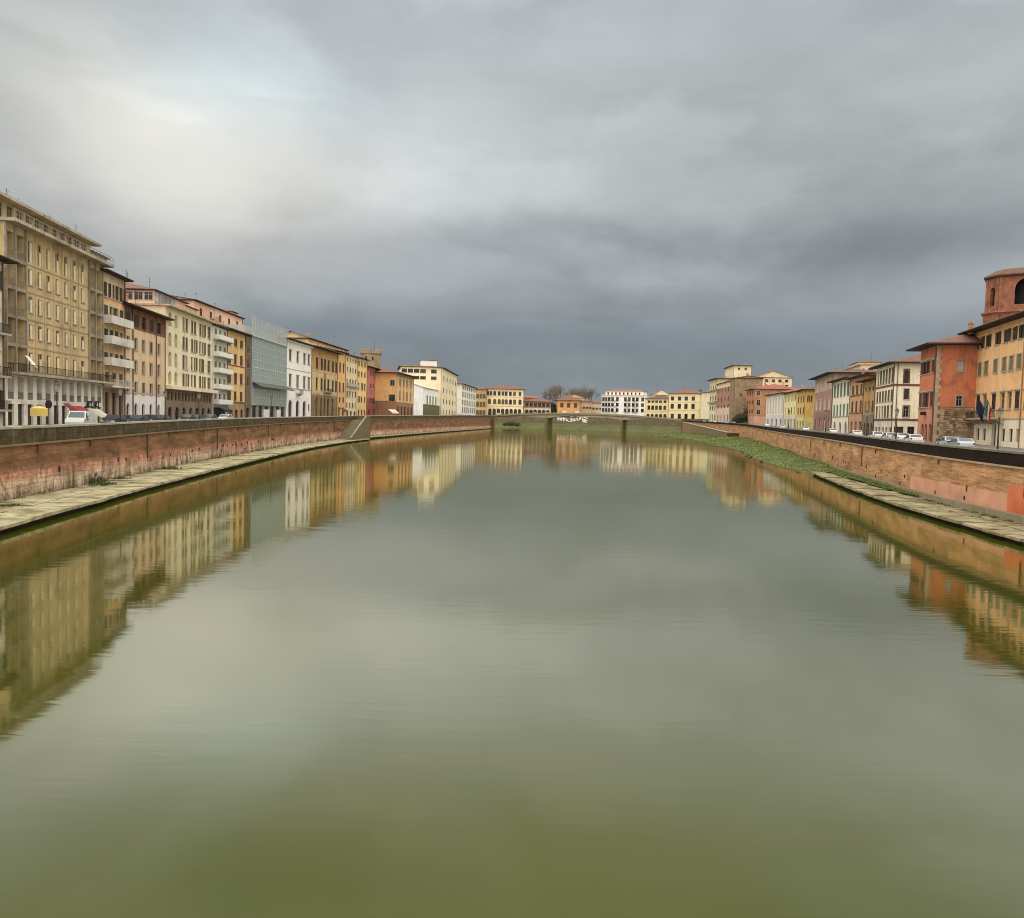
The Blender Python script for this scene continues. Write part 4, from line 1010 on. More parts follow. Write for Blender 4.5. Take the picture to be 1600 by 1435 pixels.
# attic storey, set back
u1 = b.W * .925; z1 = zt + 2.45
att = b.box('attic_storey', stucco((206, 172, 118), .5), -1.5, u1, .9, b.D, zt + .39, z1)
for k in range(11): 
    x = .6 + (u1 - 1.6) * k / 10.5; window(b.root, Matrix.Translation((x, .84, zt + .5)), .8, 1.7, sill=False, rec=-.02, smat=DKBROWN_SH)
    b.box('attic_pier', LIGHTST, x + .52, x + .8, .82, .897, zt + .4, z1 - .1)
m = MB(); m.box(-2, u1 + .5, -.5, b.D, z1 + .003, z1 + .32); sr = m.build('attic_roof', LIGHTST, b.root)
m = MB(); m.box(-2, u1 * .55, 1.5, 5, z1 + .33, z1 + 1.0); m.box(-2.2, u1 * .55 + .2, 1.3, 5.2, z1 + 1.003, z1 + 1.15); m.build('roof_plant', plain('roof_plant_dark', (58, 52, 48), .8), b.root)
m = MB(); m.box(u1 + .03, b.W + .8, 2.0, b.D, zt + .39, zt + 2.2); m.build('stair_house', stucco((160, 140, 110), .6), b.root)
for (x, h) in ((1, 2.6), (4.5, 2), (7, 1.5), (u1 * .62, 1.6), (u1 * .72, 1.4), (u1 * .93, 2.2)):
    m = MB(); m.tube((x, 2, z1 + .3), (x, 2, z1 + .3 + h), .03, n=5); m.tube((x - .5, 2, z1 + h), (x + .5, 2, z1 + h), .015, n=4); m.tube((x - .3, 2, z1 + h - .4), (x + .3, 2, z1 + h - .4), .015, n=4); m.build('antenna', IRON, b.root)
L1 = b
# tilted white awning blind on the low terrace
p = b.uv(38, 566); m = MB(); m.hexa([(p[0] - .35, -1.35, p[1] - .6), (p[0] + .45, -1.35, p[1] - .6), (p[0] + .45, -1.3, p[1] - .55), (p[0] - .35, -1.3, p[1] - .55), (p[0] - 1.2, -.7, p[1] + .65), (p[0] - .4, -.7, p[1] + .65), (p[0] - .4, -.65, p[1] + .7), (p[0] - 1.2, -.65, p[1] + .7)])
m.build('terrace_blind', plain('white_fabric', (220, 216, 204), .8), b.root)
# L2 narrow orange house with balconies
b = bank_bld('L', 17, 'balcony_house', 'narrow orange house with four pale balconies beside the ochre block', 160.6, 195, 520, (178, 432), 15)
v = b.rows(178, [(446, 468), (481, 504), (517, 536), (553, 570), (583, 600)])
b.bands = [(b.uv(178, 608)[1], stucco((150, 126, 98), .6)), (b.uv(178, 476)[1], stucco((206, 168, 114), .5)), (b.uv(178, 470)[1], stucco((216, 160, 96), .5))]
b.grid(b.even(5, .85, .2), [v[0]], sh=('closed', 'half'), smat=DKBROWN_SH)
for i in (1, 2, 3): b.grid(b.even(4, 1.0, .2), [v[i]], smat=GREEN_SH, sh=(None, 'closed', 'half'), sill=False)
b.grid(b.even(3, 1.0, .2), [v[4]], sh='closed', smat=OLIVE_SH)
b.grid(b.even(3, 1.5, .2), [(0.05, b.uv(178, 614)[1])], kind='shop', deep=.5)
b.walls(stucco((196, 168, 128), .5))
for i, (c0) in ((1, 507), (2, 538), (3, 571), (4, 604)): b.balcony(.05, b.W + .25, b.uv(178, c0)[1], 1.25, rail='solid' if i != 4 else 'iron', rmat=WHITEB, smat=WHITEB)
b.roof('hip', 1.0, .8, ROOFD, chim=0, ant=1)
z = b.H; o = b.block(-1.2, b.W * .55, 1.2, 9, z + .2, b.uv(160, 402, yoff=1.2)[1], stucco((170, 148, 112), .5), 'upper_storey', rise=.3, rmat=ROOFD)
# L3 peach house with brown top storey
b = bank_bld('L', 17, 'town_house', 'peach house with brown top storey and white arched ground floor', 195.5, 258, 560, (225, 488), 13)
gf, bt = b.uv(225, 616)[1], b.uv(225, 519)[1]
b.bands = [(gf, stucco((216, 206, 194), .3)), (bt, stucco((206, 172, 130), .4))]
cs = b.cols([200, 212, 224, 236, 248], 560, .85)
b.grid(cs, b.rows(224, [(532, 550), (566, 584), (599, 616)]), sh=(None, None, 'closed'), smat=OLIVE_SH, fr=FRB, hood='surround')
b.grid(b.cols([200, 213, 225, 237, 249], 500, 1.5), b.rows(224, [(496, 515)]), sh=(None, 'closed'), smat=DKBROWN_SH, fr=FRB, sill=False)
b.grid(b.cols([200, 212.5, 224, 236, 248], 640, 1.3), [(0.05, b.uv(224, 631)[1])], kind='shop', deep=.5, arch='round')
b.walls(stucco((126, 82, 56), .6)); b.band(gf, .2, .08); b.roof('gable', 2.0, 1.0, ROOFR, chim=1, gutter=True)
for x in (207, 243.5): b.pipe(b.uv(x, 560)[0], 0, b.H, r=.09)
# L4 pale yellow block with glazed attic
b = bank_bld('L', 17, 'apartment_block', 'pale yellow block with glazed attic and brown arcaded ground floor', 258.5, 332, 560, (300, 494), 16)
g2 = b.uv(300, 612)[1]
b.bands = [(g2, stucco((132, 110, 88), .6))]
rws = b.rows(300, [(501, 521), (530, 550), (558, 579), (586, 605)])
b.grid(b.cols([265.5, 275], 560, 1.5), rws, kind='loggia', arch='round', deep=.9, back=stucco((196, 172, 112), .4), rh=.9, rmat=stucco((170, 148, 96), .4), solid=True)
b.grid(b.cols([287, 291.5, 300.5, 304.5, 313, 317.5], 560, .95), rws, sh=(None, 'closed', 'closed', 'half'), smat=OLIVE_SH)
b.grid(b.cols([327], 560, 2.2), rws, sh=('closed', None), smat=OLIVE_SH)
b.grid(b.even(14, .75, .6), b.rows(300, [(616, 628)]), fr=FRB, sill=False)
b.grid(b.even(7, 2.0, .4), [(.05, b.uv(300, 637)[1])], kind='shop', arch='round', deep=.6)
b.walls(stucco((216, 198, 158), .4)); b.box('overhang', stucco((216, 198, 158), .4), -.3, b.W + .3, -1.2, -.004, g2 + .02, g2 + .65)
b.box('cornice', LIGHTST, -.4, b.W + .5, -1.0, b.D, b.H + .003, b.H + .3)
H = b.H; za = b.uv(262, 463, yoff=2.0)[1]
b.block(0.0, b.W * .60, 2.0, 16, H + .3, za, stucco((214, 176, 140), .3), 'attic_storey', rise=2.0, oh=.6, rmat=ROOF)
for k in range(4): window(b.root, Matrix.Translation((-.01, 2.9 + k * 1.75, H + .9)) @ Matrix.Rotation(-math.pi / 2, 4, 'Z'), 1.5, za - H - 1.2, rec=-.03, sill=False)
for k in range(5): window(b.root, Matrix.Translation((1.2 + k * 2.0, 1.99, H + .6)), 1.6, za - H - .8, rec=-.03, sill=False, glassm=glass('pale_glass', (.16, .17, .17)))
b.block(b.W * .62, b.W * .98, 3.0, 14, H + .3, H + 2.6, stucco((208, 172, 132), .4), 'attic_storey', rise=1.3, rmat=ROOFR)
for (x, y) in ((3, 8), (6, 9), (11, 7)):
    m = MB(); m.tube((x, y, za + 1), (x, y, za + 4), .035, n=5); m.tube((x - .6, y, za + 3.8), (x + .6, y, za + 3.8), .02, n=4); m.tube((x - .4, y, za + 3.3), (x + .4, y, za + 3.3), .02, n=4); m.build('antenna', IRON, b.root)
# peach block behind it with a little roof tower
b = bank_bld('L', 27, 'apartment_block', 'peach block with small roof tower behind the white balconies', 303, 379, 500, (340, 484), 12)
b.grid(b.even(5, 1.1, 1), [(b.H - 3, b.H - 1.2)], sh='closed'); b.walls(stucco((218, 172, 138), .3)); b.roof('gable', .9, .5, ROOFR, chim=2, ant=2)
zt = b.uv(367, 489, yoff=6)[1]; u = b.uv(367, 500, yoff=6)[0]
b.block(u - 1.9, u + 1.9, 6, 10, b.H, zt, stucco((196, 140, 112), .5), 'roof_tower', rise=.7)
for k in (-.9, .9): window(b.root, Matrix.Translation((u + k, 5.99, zt - 2.4)), .8, 1.9, rec=-.03, sill=False, fr=FRB)
# L5 white balcony house
b = bank_bld('L', 17, 'balcony_house', 'slim off white house with five stacked white balconies and black shopfront', 332.5, 355, 580, (343, 512), 14)
vs5 = [531, 557, 582, 607, 630.5]
b.grid(b.even(3, 1.1, .3), b.rows(343, [(516, 529), (541, 556), (566, 581), (592, 606), (616, 630)]), fr=FRW, sh=(None, 'closed'), smat=GREY_SH, sill=False)
b.grid([(.5, b.W - .5)], [(.05, b.uv(343, 637)[1])], kind='shop', deep=.8, glass=DARK)
b.walls(stucco((204, 198, 180), .5))
for y in vs5: b.balcony(.3, b.W + .3, b.uv(343, y + 1)[1], 1.3, rail='solid', rmat=plain('balcony_white', (216, 212, 202), .7, var=.12), smat=plain('balcony_under', (150, 142, 128), .8))
b.roof('hip', 1.2, .5, ROOF, chim=1)
# L6 ochre house
b = bank_bld('L', 17, 'town_house', 'ochre house with brown shutters and red tiled roof beside the glass front', 355.3, 383, 590, (369, 520), 14)
gl = b.uv(369, 630)[1]; b.bands = [(gl, stucco((168, 130, 86), .6))]
b.grid(b.cols([358.5, 368, 377], 590, 1.5), b.rows(368, [(530, 542), (554, 570), (583, 600), (612, 627)]), sh=('closed', 'closed', None), smat=BROWN_SH, fr=FRB)
b.grid(b.even(3, 2.0, .3), [(.05, b.uv(369, 641)[1])], kind='shop', deep=.4)
b.walls(stucco((212, 170, 100), .4)); b.band(gl, .25, .08, stucco((110, 78, 50), .4)); b.band(b.uv(369, 573)[1], .2, .06, stucco((110, 78, 50), .4)); b.roof('gable', 2.4, 1.1, ROOFR, chim=1)
# L6b stone strip
b = bank_bld('L', 17.3, 'stone_house', 'narrow grey brown stone house squeezed beside the glass front', 383.3, 391.6, 600, (387, 524), 14)
b.grid(b.even(1, 1.0, .2), b.rows(387, [(540, 552), (562, 576), (590, 604)]), fr=FRB)
b.grid(b.even(1, 2.2, .2), [(.05, b.uv(387, 638)[1])], kind='door'); b.walls(stone((128, 108, 86), .8, name='rubble_stone')); b.roof('shed', 1.0, .5, ROOFD, chim=0)
# L7 glass front
b = bank_bld('L', 17, 'glass_building', 'modern building with pale green glass curtain wall and dark canopy', 392, 446.5, 590, (420, 534), 16)
ga = b.uv(420, 634)[1]
b.grid(b.even(6, 3.0, .3), [(.05, ga - .3)], kind='shop', deep=1.0)
b.walls(stucco((138, 136, 128), .5))
_t = NT('screen_glass'); SCREEN = _t.fin((.42, .44, .43), .08, Alpha=.5)
gp = plain('curtain_glass', (138, 148, 142), .12, var=.10, scale=.15); mul = plain('mullion_metal', (184, 186, 178), .5, .2)
nc, nr = 14, 9; z0, z1 = ga, b.H; cw, ch = b.W / nc, (z1 - z0) / nr
pm = MB(); pm.box(.04, cw - .04, -.22, -.18, .05, ch - .05); pme = pm.mesh('glass_panel', gp)
for i in range(nc):
    for j in range(nr): link('glass_panel', pme, b.root, loc=(i * cw, -random.uniform(0, .02), z0 + j * ch))
mm = MB()
for i in range(nc + 1): x = min(max(i * cw, .04), b.W - .04); mm.box(x - .04, x + .04, -.30, -.12, z0, z1)
mm.build('mullions', mul, b.root)
mm = MB()
for j in range(nr + 1): mm.box(0, b.W, -.27, -.14, z0 + j * ch - (.05 if j not in (3, 5) else .16), z0 + j * ch + .05)
mm.build('transoms', mul, b.root)
ctop = b.uv(425, 601)[1]
m = MB(); m.hexa([(.4, -2.6, ctop - 1.3), (b.W + .6, -2.6, ctop - 1.3), (b.W + .6, -.31, ctop - .25), (.4, -.31, ctop - .25), (.4, -2.6, ctop - 1.15), (b.W + .6, -2.6, ctop - 1.15), (b.W + .6, -.31, ctop), (.4, -.31, ctop)])
m.build('canopy', plain('canopy_dark_metal', (82, 86, 80), .6, .3), b.root)
zs = b.uv(420, 508)[1]; nc2 = 16; cw2 = (b.W + .6) / nc2                       # glazed screen round the roof terrace
b.box('terrace_slab', mul, -.3, b.W + .3, -.6, b.D, b.H + .003, b.H + .3)
b.box('terrace_room', stucco((176, 172, 160), .3), .8, b.W - .8, 2.2, b.D - 1, b.H + .31, b.H + 2.8)
sp = MB(); sp.box(.03, cw2 - .03, -.5, -.47, 0, zs - b.H - .35); spm = sp.mesh('screen_panel', SCREEN)
for i in range(nc2): link('screen_panel', spm, b.root, loc=(-.3 + i * cw2, 0, b.H + .31))
m = MB()
for i in range(nc2 + 1): x = -.3 + i * cw2; m.box(x - .025, x + .025, -.53, -.44, b.H + .3, zs + .5)
m.box(-.3, b.W + .3, -.52, -.45, zs + .45, zs + .5); m.box(-.3, b.W + .3, -.52, -.45, zs - .05, zs); m.build('screen_posts', mul, b.root)
# L8 white palazzo
b = bank_bld('L', 17, 'palazzo', 'white palazzo with arched windows and small central balcony', 447, 486.5, 590, (467, 536), 18)
cs = b.cols([453.5, 465, 475.5, 482.5], 590, 1.6)
b.grid(cs, b.rows(467, [(551, 567)]), hood='bar', fr=FRW, smat=GREY_SH, sh=('closed', None)); b.grid(cs, b.rows(467, [(588, 606)]), hood='bar', fr=FRW, sh=('closed', None, 'closed'), smat=GREY_SH)
b.grid(b.cols([453.5, 465, 475.5], 640, 2.3), [(.3, b.uv(467, 626)[1])], kind='door', arch='round', deep=.5); b.grid(b.cols([482.5], 640, 1.4), b.rows(480, [(632, 641)]), fr=FRB)
b.walls(stucco((228, 218, 204), .25)); b.band(b.uv(467, 609)[1], .25); b.band(b.uv(467, 580)[1], .2, .07); b.balcony(cs[1][0] - .8, cs[1][1] + .8, b.uv(467, 615)[1], 1.3, rail='iron', brackets=True)
b.box('cornice', stucco((228, 218, 204), .25), -.1, b.W + .1, -.5, -.003, b.H - .55, b.H - .05); b.roof('hip', 1.6, 1.2, ROOF, chim=1)
# L9 ochre palazzo, attic behind
b = bank_bld('L', 17, 'palazzo', 'dark ochre palazzo with tall brown windows and arched ground floor', 487, 527, 600, (505, 547), 16)
b.bands = [(b.uv(505, 618)[1], stucco((140, 112, 70), .7)), (b.uv(505, 580)[1], stucco((196, 162, 100), .6))]
cs = b.cols([495, 502.5, 507.5, 513, 520, 525], 600, 1.5)
b.grid(cs, b.rows(507, [(562, 579), (593, 611)]), sh=('closed', 'closed', None), smat=DKBROWN_SH, fr=FRB, hood='bar'); b.grid(cs[:-1], [(.2, b.uv(507, 622)[1])], kind='door', arch='round', deep=.5)
b.walls(stucco((176, 130, 62), .6)); b.band(b.uv(505, 616)[1], .25); b.band(b.uv(505, 583)[1], .2, .07)
b.balcony(cs[2][0] - 1, cs[3][1] + 1, b.uv(507, 612)[1], 1.3, rail='iron', brackets=True)
b.box('shield', plain('carved_shield', (150, 116, 60), .8), cs[2][0], cs[2][1], -.25, -.004, b.uv(507, 592)[1], b.uv(507, 583)[1]); b.roof('gable', 1.8, 1.4, ROOFD, chim=0)
b = bank_bld('L', 25, 'attic_house', 'cream attic storey rising behind the dark ochre palazzo', 482, 541, 540, (515, 540), 12)
b.walls(stucco((228, 198, 142), .25)); b.roof('gable', 2.2, .8, ROOF, chim=1)
# L10..L13 row of slim houses
b = bank_bld('L', 17, 'town_house', 'slim orange house next to the dark ochre palazzo', 527.3, 539.6, 600, (533, 551), 12)
b.grid(b.cols([531, 536.5], 600, 1.4), b.rows(533, [(567, 582), (598, 613), (621, 629)]), sh='closed', smat=BROWN_SH); b.grid(b.even(2, 1.8, .2), [(.1, b.uv(533, 637)[1])], kind='door')
b.walls(stucco((212, 158, 84), .45)); b.roof('gable', 1.4, .8, ROOFR, chim=1)
b = bank_bld('L', 17, 'town_house', 'pale cream house with rows of dark windows between orange and yellow houses', 540, 558, 600, (549, 557), 12)
b.grid(b.even(4, 1.3, .3), b.rows(549, [(561, 566), (575, 582), (593, 603), (612, 621), (630, 637)]), sh=(None, 'closed', None), smat=OLIVE_SH); b.grid(b.even(3, 2.0, .3), [(.1, b.uv(549, 643)[1])], kind='door')
b.walls(stucco((214, 188, 140), .45)); b.roof('gable', 1.5, .8, ROOFD, chim=1); b.balcony(.6, b.W - .6, b.uv(549, 604)[1], 1.0, rail='solid')
b = bank_bld('L', 17, 'town_house', 'bright yellow house with tall dark green shutters before the pink house', 558.3, 573, 600, (565, 561), 12)
b.grid(b.cols([560.5, 565, 570], 600, 1.5), b.rows(565, [(565, 573), (581, 589), (599, 610), (620, 629)]), sh=('closed', 'closed', 'half'), smat=OLIVE_SH); b.grid(b.even(3, 1.8, .3), [(.1, b.uv(565, 640)[1])], kind='door', arch='round')
b.walls(stucco((222, 184, 104), .35)); b.roof('gable', 1.4, .9, ROOFD, chim=0, ant=1)
b = bank_bld('L', 17.5, 'town_house', 'pinkish red house with dark windows beside the orange corner building', 573.3, 589, 600, (580, 575), 12)
b.bands = [(b.uv(580, 622)[1], stucco((152, 72, 60), .5))]
b.grid(b.cols([579.5, 583.5, 587], 600, 1.7), b.rows(580, [(580, 588), (600, 607), (623, 632)]), sh=('closed', None), smat=DKBROWN_SH); b.grid(b.even(2, 2.2, .3), [(.1, b.uv(580, 640)[1])], kind='door', dmat=shutter_mat((120, 40, 36)))
b.walls(stucco((184, 100, 90), .35)); b.roof('gable', 1.6, 1.2, ROOFR, chim=1)
# crenellated tower behind
def tower():
    c = at_depth(579.5, 560, 345); root = empty('stone_tower', (c.x, c.y, 6)); tag(root, 'pale round stone tower with battlements behind the left houses', 'tower')
    zt = at_depth(580, 553, 345).z - 6; r = 4.3; st = stone((160, 144, 116), .6, 0, contrast=.5, name='tower_stone')
    m = MB(); m.lathe([(r, 0), (r, zt - .6), (r + .55, zt), (r + .55, zt + .9), (r - .2, zt + .9), (r - .2, zt)], 20); m.build('shaft', st, root)
    for k in range(14):
        a = 2 * math.pi * k / 14; b = a + 2 * math.pi / 14 * .55; q = MB(); R1, R2 = r + .55, r - .1
        q.hexa([(R1 * math.cos(a), R1 * math.sin(a), zt + .904), (R1 * math.cos(b), R1 * math.sin(b), zt + .904), (R2 * math.cos(b), R2 * math.sin(b), zt + .904), (R2 * math.cos(a), R2 * math.sin(a), zt + .904), (R1 * math.cos(a), R1 * math.sin(a), zt + 1.9), (R1 * math.cos(b), R1 * math.sin(b), zt + 1.9), (R2 * math.cos(b), R2 * math.sin(b), zt + 1.9), (R2 * math.cos(a), R2 * math.sin(a), zt + 1.9)]); q.build('merlon', st, root)
    for a in (-1.9, -1.2): 
        q = MB(); x, y = r * math.cos(a), r * math.sin(a); q.box(-.35, .35, -.12, .1, 0, 1.6); q.build('window', DARK, root, loc=(x, y, zt - 3.2), rot=(0, 0, a + math.pi / 2))
    m = MB(); m.tube((0, 0, zt), (0, 0, zt + 4.5), .05, n=5); m.tube((1.5, 0, zt), (1.5, 0, zt + 5.5), .05, n=5); m.build('antenna', IRON, root)
tower()
# L14 orange corner building: side towards the camera, grey front to the river
b = bank_bld('L', 8.5, 'corner_house', 'orange sided corner building with grey brown striped river front', 619, 646, 610, (619, 583), 17)
vb = b.uv(619, 628)[1]; b.bands = [(vb, stucco((150, 104, 70), .6))]
b.grid(b.cols([625, 630.5, 636, 641.5], 620, 2.6), b.rows(630, [(593, 604), (612, 626)]), sh='closed', smat=GREY_SH, fr=FRB); b.grid(b.even(5, 3.0, .6), [(.1, b.uv(630, 636)[1])], kind='shop')
sL = b.faces['L'].W
def su(px, py): return b.uv(px, py, 'L')
for (xa, xb, ya, yb) in ((609.5, 616.5, 594, 603), (607.5, 617, 617, 627)):
    u0, v0 = su(xa, yb); u1, v1 = su(xb, ya); b.grid([(u0, u1)], [(v0, v1)], face='L', fr=FRW, hood='surround')
b.walls(stucco((222, 164, 84), .4)); 
b.box('river_front_render', stucco((150, 136, 116), .6), 0.02, b.W - .02, -.03, -.003, b.H - 1.2, b.H - .05)
for k in range(6): x = .3 + (b.W - .9) * k / 5; b.box('pilaster', stucco((158, 144, 124), .5), x, x + .6, -.12, -.004, vb + .1, b.H - 1.25)
b.sideband('L', vb, .25, .08, stucco((120, 84, 58), .5)); b.roof('hip', 2.6, 1.6, ROOF, chim=2)
# L15 white chapel
b = bank_bld('L', 9.5, 'chapel', 'white chapel with low gabled front on the left bank', 661, 684, 630, (665, 607), 15)
b.grid(b.cols([667.5, 672, 676.5, 681], 625, 2.4), b.rows(672, [(619, 632)]), sh='closed', smat=GREY_SH, sill=True, hood='surround')
b.grid(b.even(1, 2.2, 5, face='L'), [(.1, 4.5)], face='L', kind='door')
b.walls(stucco((222, 220, 214), .25)); b.box('garden_hedge_wall', stone((112, 106, 80), .8, .5, name='chapel_base_stone'), .1, b.W - .1, -1.2, -.01, 0, b.uv(672, 633)[1])
hh = at_depth(646, 590, b.A.y).z - b.zb - b.H
m = MB(); D = b.D; m.hexa([(0, .02, b.H + .002), (b.W, .02, b.H + .002), (b.W, D, b.H + .002), (0, D, b.H + .002), (0, .3, b.H + .4), (b.W, .3, b.H + .4), (b.W, D, b.H + hh), (0, D, b.H + hh)], 0); m.build('gable', stucco((222, 220, 214), .25), b.root)
m = MB(); m.hexa([(-.5, -.6, b.H + .1), (b.W + .5, -.6, b.H + .1), (b.W + .5, D + .2, b.H + hh + .05), (-.5, D + .2, b.H + hh + .05), (-.5, -.6, b.H + .45), (b.W + .5, -.6, b.H + .45), (b.W + .5, D + .2, b.H + hh + .5), (-.5, D + .2, b.H + hh + .5)]); m.build('roof', plain('chapel_roof_pale', (196, 182, 160), .8), b.root)
# L16 brown stone tower house
b = bank_bld('L', 10.5, 'tower_house', 'narrow brown stone tower house beside the white chapel', 690, 699, 620, (694, 599), 13)
b.grid(b.even(1, 2.6, .5), b.rows(694, [(610, 621)]), fr=FRB); b.grid(b.even(1, 2.0, 2, face='L'), [(b.H - 7, b.H - 4)], face='L', fr=FRB)
b.bands = [(b.uv(694, 632)[1], stone((142, 132, 104), .6, name='pale_rubble'))]; b.walls(stone((152, 118, 92), .5, contrast=.35, name='brown_rubble')); b.roof('hip', 1.2, .9, ROOFD, chim=0)
# L17 big cream block behind
c0 = at_depth(670, 600, 420); b = far_bld('apartment_block', 'big cream block with brown hipped roof rising behind the chapel', 626, 690, 590, (660, 574), 420, 424, 7, 30)
b.grid(b.cols([632, 641, 651, 661, 678], 580, 2.3), b.rows(660, [(577, 583), (588, 593)]), fr=FRB, sill=True)
b.walls(stucco((228, 206, 164), .3)); r = b.roof('hip', 2.2, .9, ROOF, chim=0); b.block(b.W * .5, b.W * .9, 6, 16, b.H + 1, b.H + 4.2, stucco((226, 216, 200), .2), 'penthouse', rise=.2)
A = at_depth(690.5, 600, 424); B = at_depth(714, 600, 500); b = Bld('apartment_block', 'cream wing with dark windows receding between the brown tower house and the white block', 'building', A, B, 30, 7.0, 22); b.H = b.uv(700, 580)[1]
b.grid(b.even(5, 3.0, 1), [(b.H * f, b.H * f + 2.6) for f in (.08, .3, .52, .76)], fr=FRB, sh=(None, 'closed')); b.walls(stucco((218, 200, 158), .35)); b.roof('hip', 1.6, .9, ROOF, chim=1)
# L19 white block further along
b = bank_bld('L', 12, 'apartment_block', 'white block with pale striped river front before the far bridge', 721, 743.5, 630, (730, 603), 22)
b.grid(b.even(7, 4.2, 1), b.rows(730, [(604.8, 610), (614, 622), (626, 634), (637, 645)]), fr=FRW, sh=('closed', None), smat=GREY_SH)
b.grid(b.even(2, 2.4, 1.5, face='L'), [(b.H * f, b.H * f + 3) for f in (.06, .3, .54, .78)], face='L', fr=FRB)
b.walls(stucco((220, 212, 192), .3)); b.roof('hip', 3.0, 1.2, ROOF, chim=1)
# L20 low ochre house next to the bridge
b = far_bld('town_house', 'low ochre house left of the yellow palazzo by the bridge', 743, 760, 625, (750, 609), 726, 726, 9.5, 16)
b.grid(b.even(3, 2.0, .6), b.rows(750, [(616, 623), (628, 636), (641, 648)]), sh='closed', smat=OLIVE_SH, detail=False); b.walls(stucco((186, 148, 92), .4)); b.roof('hip', 2.2, 1.0, ROOF, chim=1)
# ================= beyond the bridge
b = far_bld('palazzo', 'long pale yellow palazzo with two rows of arched windows beyond the bridge', 760, 818, 630, (790, 608.5), 736, 736, 9.5, 20)
b.grid(b.cols([762.5, 767, 773, 780, 786, 791, 797.5, 804, 812.5], 615, 1.9), b.rows(790, [(612, 618.5)]), sh=('closed', None), smat=OLIVE_SH, detail=False)
b.grid(b.cols([764.5, 773, 780, 786, 791, 797.5, 804, 812.5], 630, 2.2), b.rows(790, [(624, 632)]), sh=('closed', None), smat=OLIVE_SH, detail=False, arch='round'); b.grid(b.even(8, 2.4, 1.5), [(.2, b.uv(790, 639)[1])], kind='door', arch='round')
b.walls(stucco((230, 204, 152), .4)); b.band(b.uv(790, 635.5)[1], .4, .15); b.band(b.uv(790, 621)[1], .3, .12); b.roof('hip', 3.6, 1.3, ROOF, chim=3)
b = far_bld('town_house', 'low brown house with white arched ground floor right of the yellow palazzo', 818.5, 861, 635, (840, 628), 742, 742, 9.5, 18)
b.bands = [(b.uv(840, 638)[1], stucco((196, 182, 160), .5))]
b.grid(b.even(6, 2.2, 1), b.rows(840, [(630, 636)]), sh=('closed', None), smat=DKBROWN_SH, detail=False); b.grid(b.even(6, 2.6, 1), [(.2, b.uv(840, 640.5)[1])], kind='door', arch='round')
b.walls(stucco((150, 116, 92), .5)); b.roof('hip', 3.2, 1.4, ROOF, chim=1)
b = far_bld('town_house', 'low red roofed house glimpsed behind the brown arched house', 812, 838, 625, (825, 622), 800, 800, 9.5, 14); b.walls(stucco((160, 116, 90), .5)); b.roof('gable', 2.2, 1, ROOFR, chim=0)
b = far_bld('villa', 'orange villa with brown hipped roof behind the bridge', 871, 906, 635, (885, 626), 742, 742, 9.5, 18)
b.grid(b.even(3, 2.4, 1), b.rows(885, [(630, 637)]), sh='closed', smat=BROWN_SH, detail=False, hood='surround'); b.grid(b.even(3, 2.4, 1), [(.2, 2.6)], kind='door')
b.walls(stucco((216, 150, 80), .4)); b.roof('hip', 5.0, 1.6, ROOF, chim=0)
b = far_bld('town_house', 'cream house with gabled roof peeping over the orange villa', 880, 914, 620, (897, 622), 775, 775, 9.5, 14); b.walls(stucco((216, 186, 140), .4)); b.roof('gable_y', 3.6, .8, ROOF, chim=0)
for (xa, xb, yt, Y, c, lab) in ((909, 925, 628, 765, (196, 164, 118), 'small tan house with brown roof right of the orange villa'), (924, 942, 630, 775, (204, 184, 144), 'small beige house with brown roof left of the white hotel')):
    b = far_bld('town_house', lab, xa, xb, 635, ((xa + xb) / 2, yt), Y, Y, 9.5, 14); b.grid(b.even(3, 1.8, .5), [(b.H * .2, b.H * .2 + 2), (b.H * .6, b.H * .6 + 2)], sh='closed', detail=False); b.walls(stucco(c, .4)); b.roof('hip', 2.4, .9, ROOF, chim=1)
# white hotel
b = far_bld('hotel', 'white hotel with red roof and rows of balconies right of the bridge', 940, 1007.5, 630, (975, 618), 720, 705, 9.5, 20)
xs = [943, 947, 951.5, 957, 964.5, 977, 983, 989.5, 995.5, 1004]; rw = b.rows(975, [(621, 627), (630, 635.5), (638.5, 644)])
b.grid(b.cols(xs, 630, 2.0), rw, detail=False, sh=(None, 'closed'), smat=BROWN_SH)
b.walls(stucco((238, 234, 224), .15)); b.box('top_balcony', stucco((226, 214, 200), .2), -.3, b.W + .3, -1.0, b.D, b.H + .003, b.H + .35)
zt = b.uv(975, 611.5, yoff=2)[1]; b.block(3, b.W - 2, 2, 18, b.H + .35, zt, stucco((232, 214, 200), .2), 'attic_storey', rise=1.8, oh=.8, rmat=ROOFR)
for k in range(9): window(b.root, Matrix.Translation((5.5 + (b.W - 11) * k / 8, 1.99, b.H + .6)), 1.5, 2.2, rec=-.03, sill=False, detail=False)
for r in rw:
    for x in (944.5, 951, 960.5, 980, 992): c = b.uv(x, 630)[0]; b.balcony(c - 2.4, c + 2.4, r[0], 1.1, .2, rail='iron')
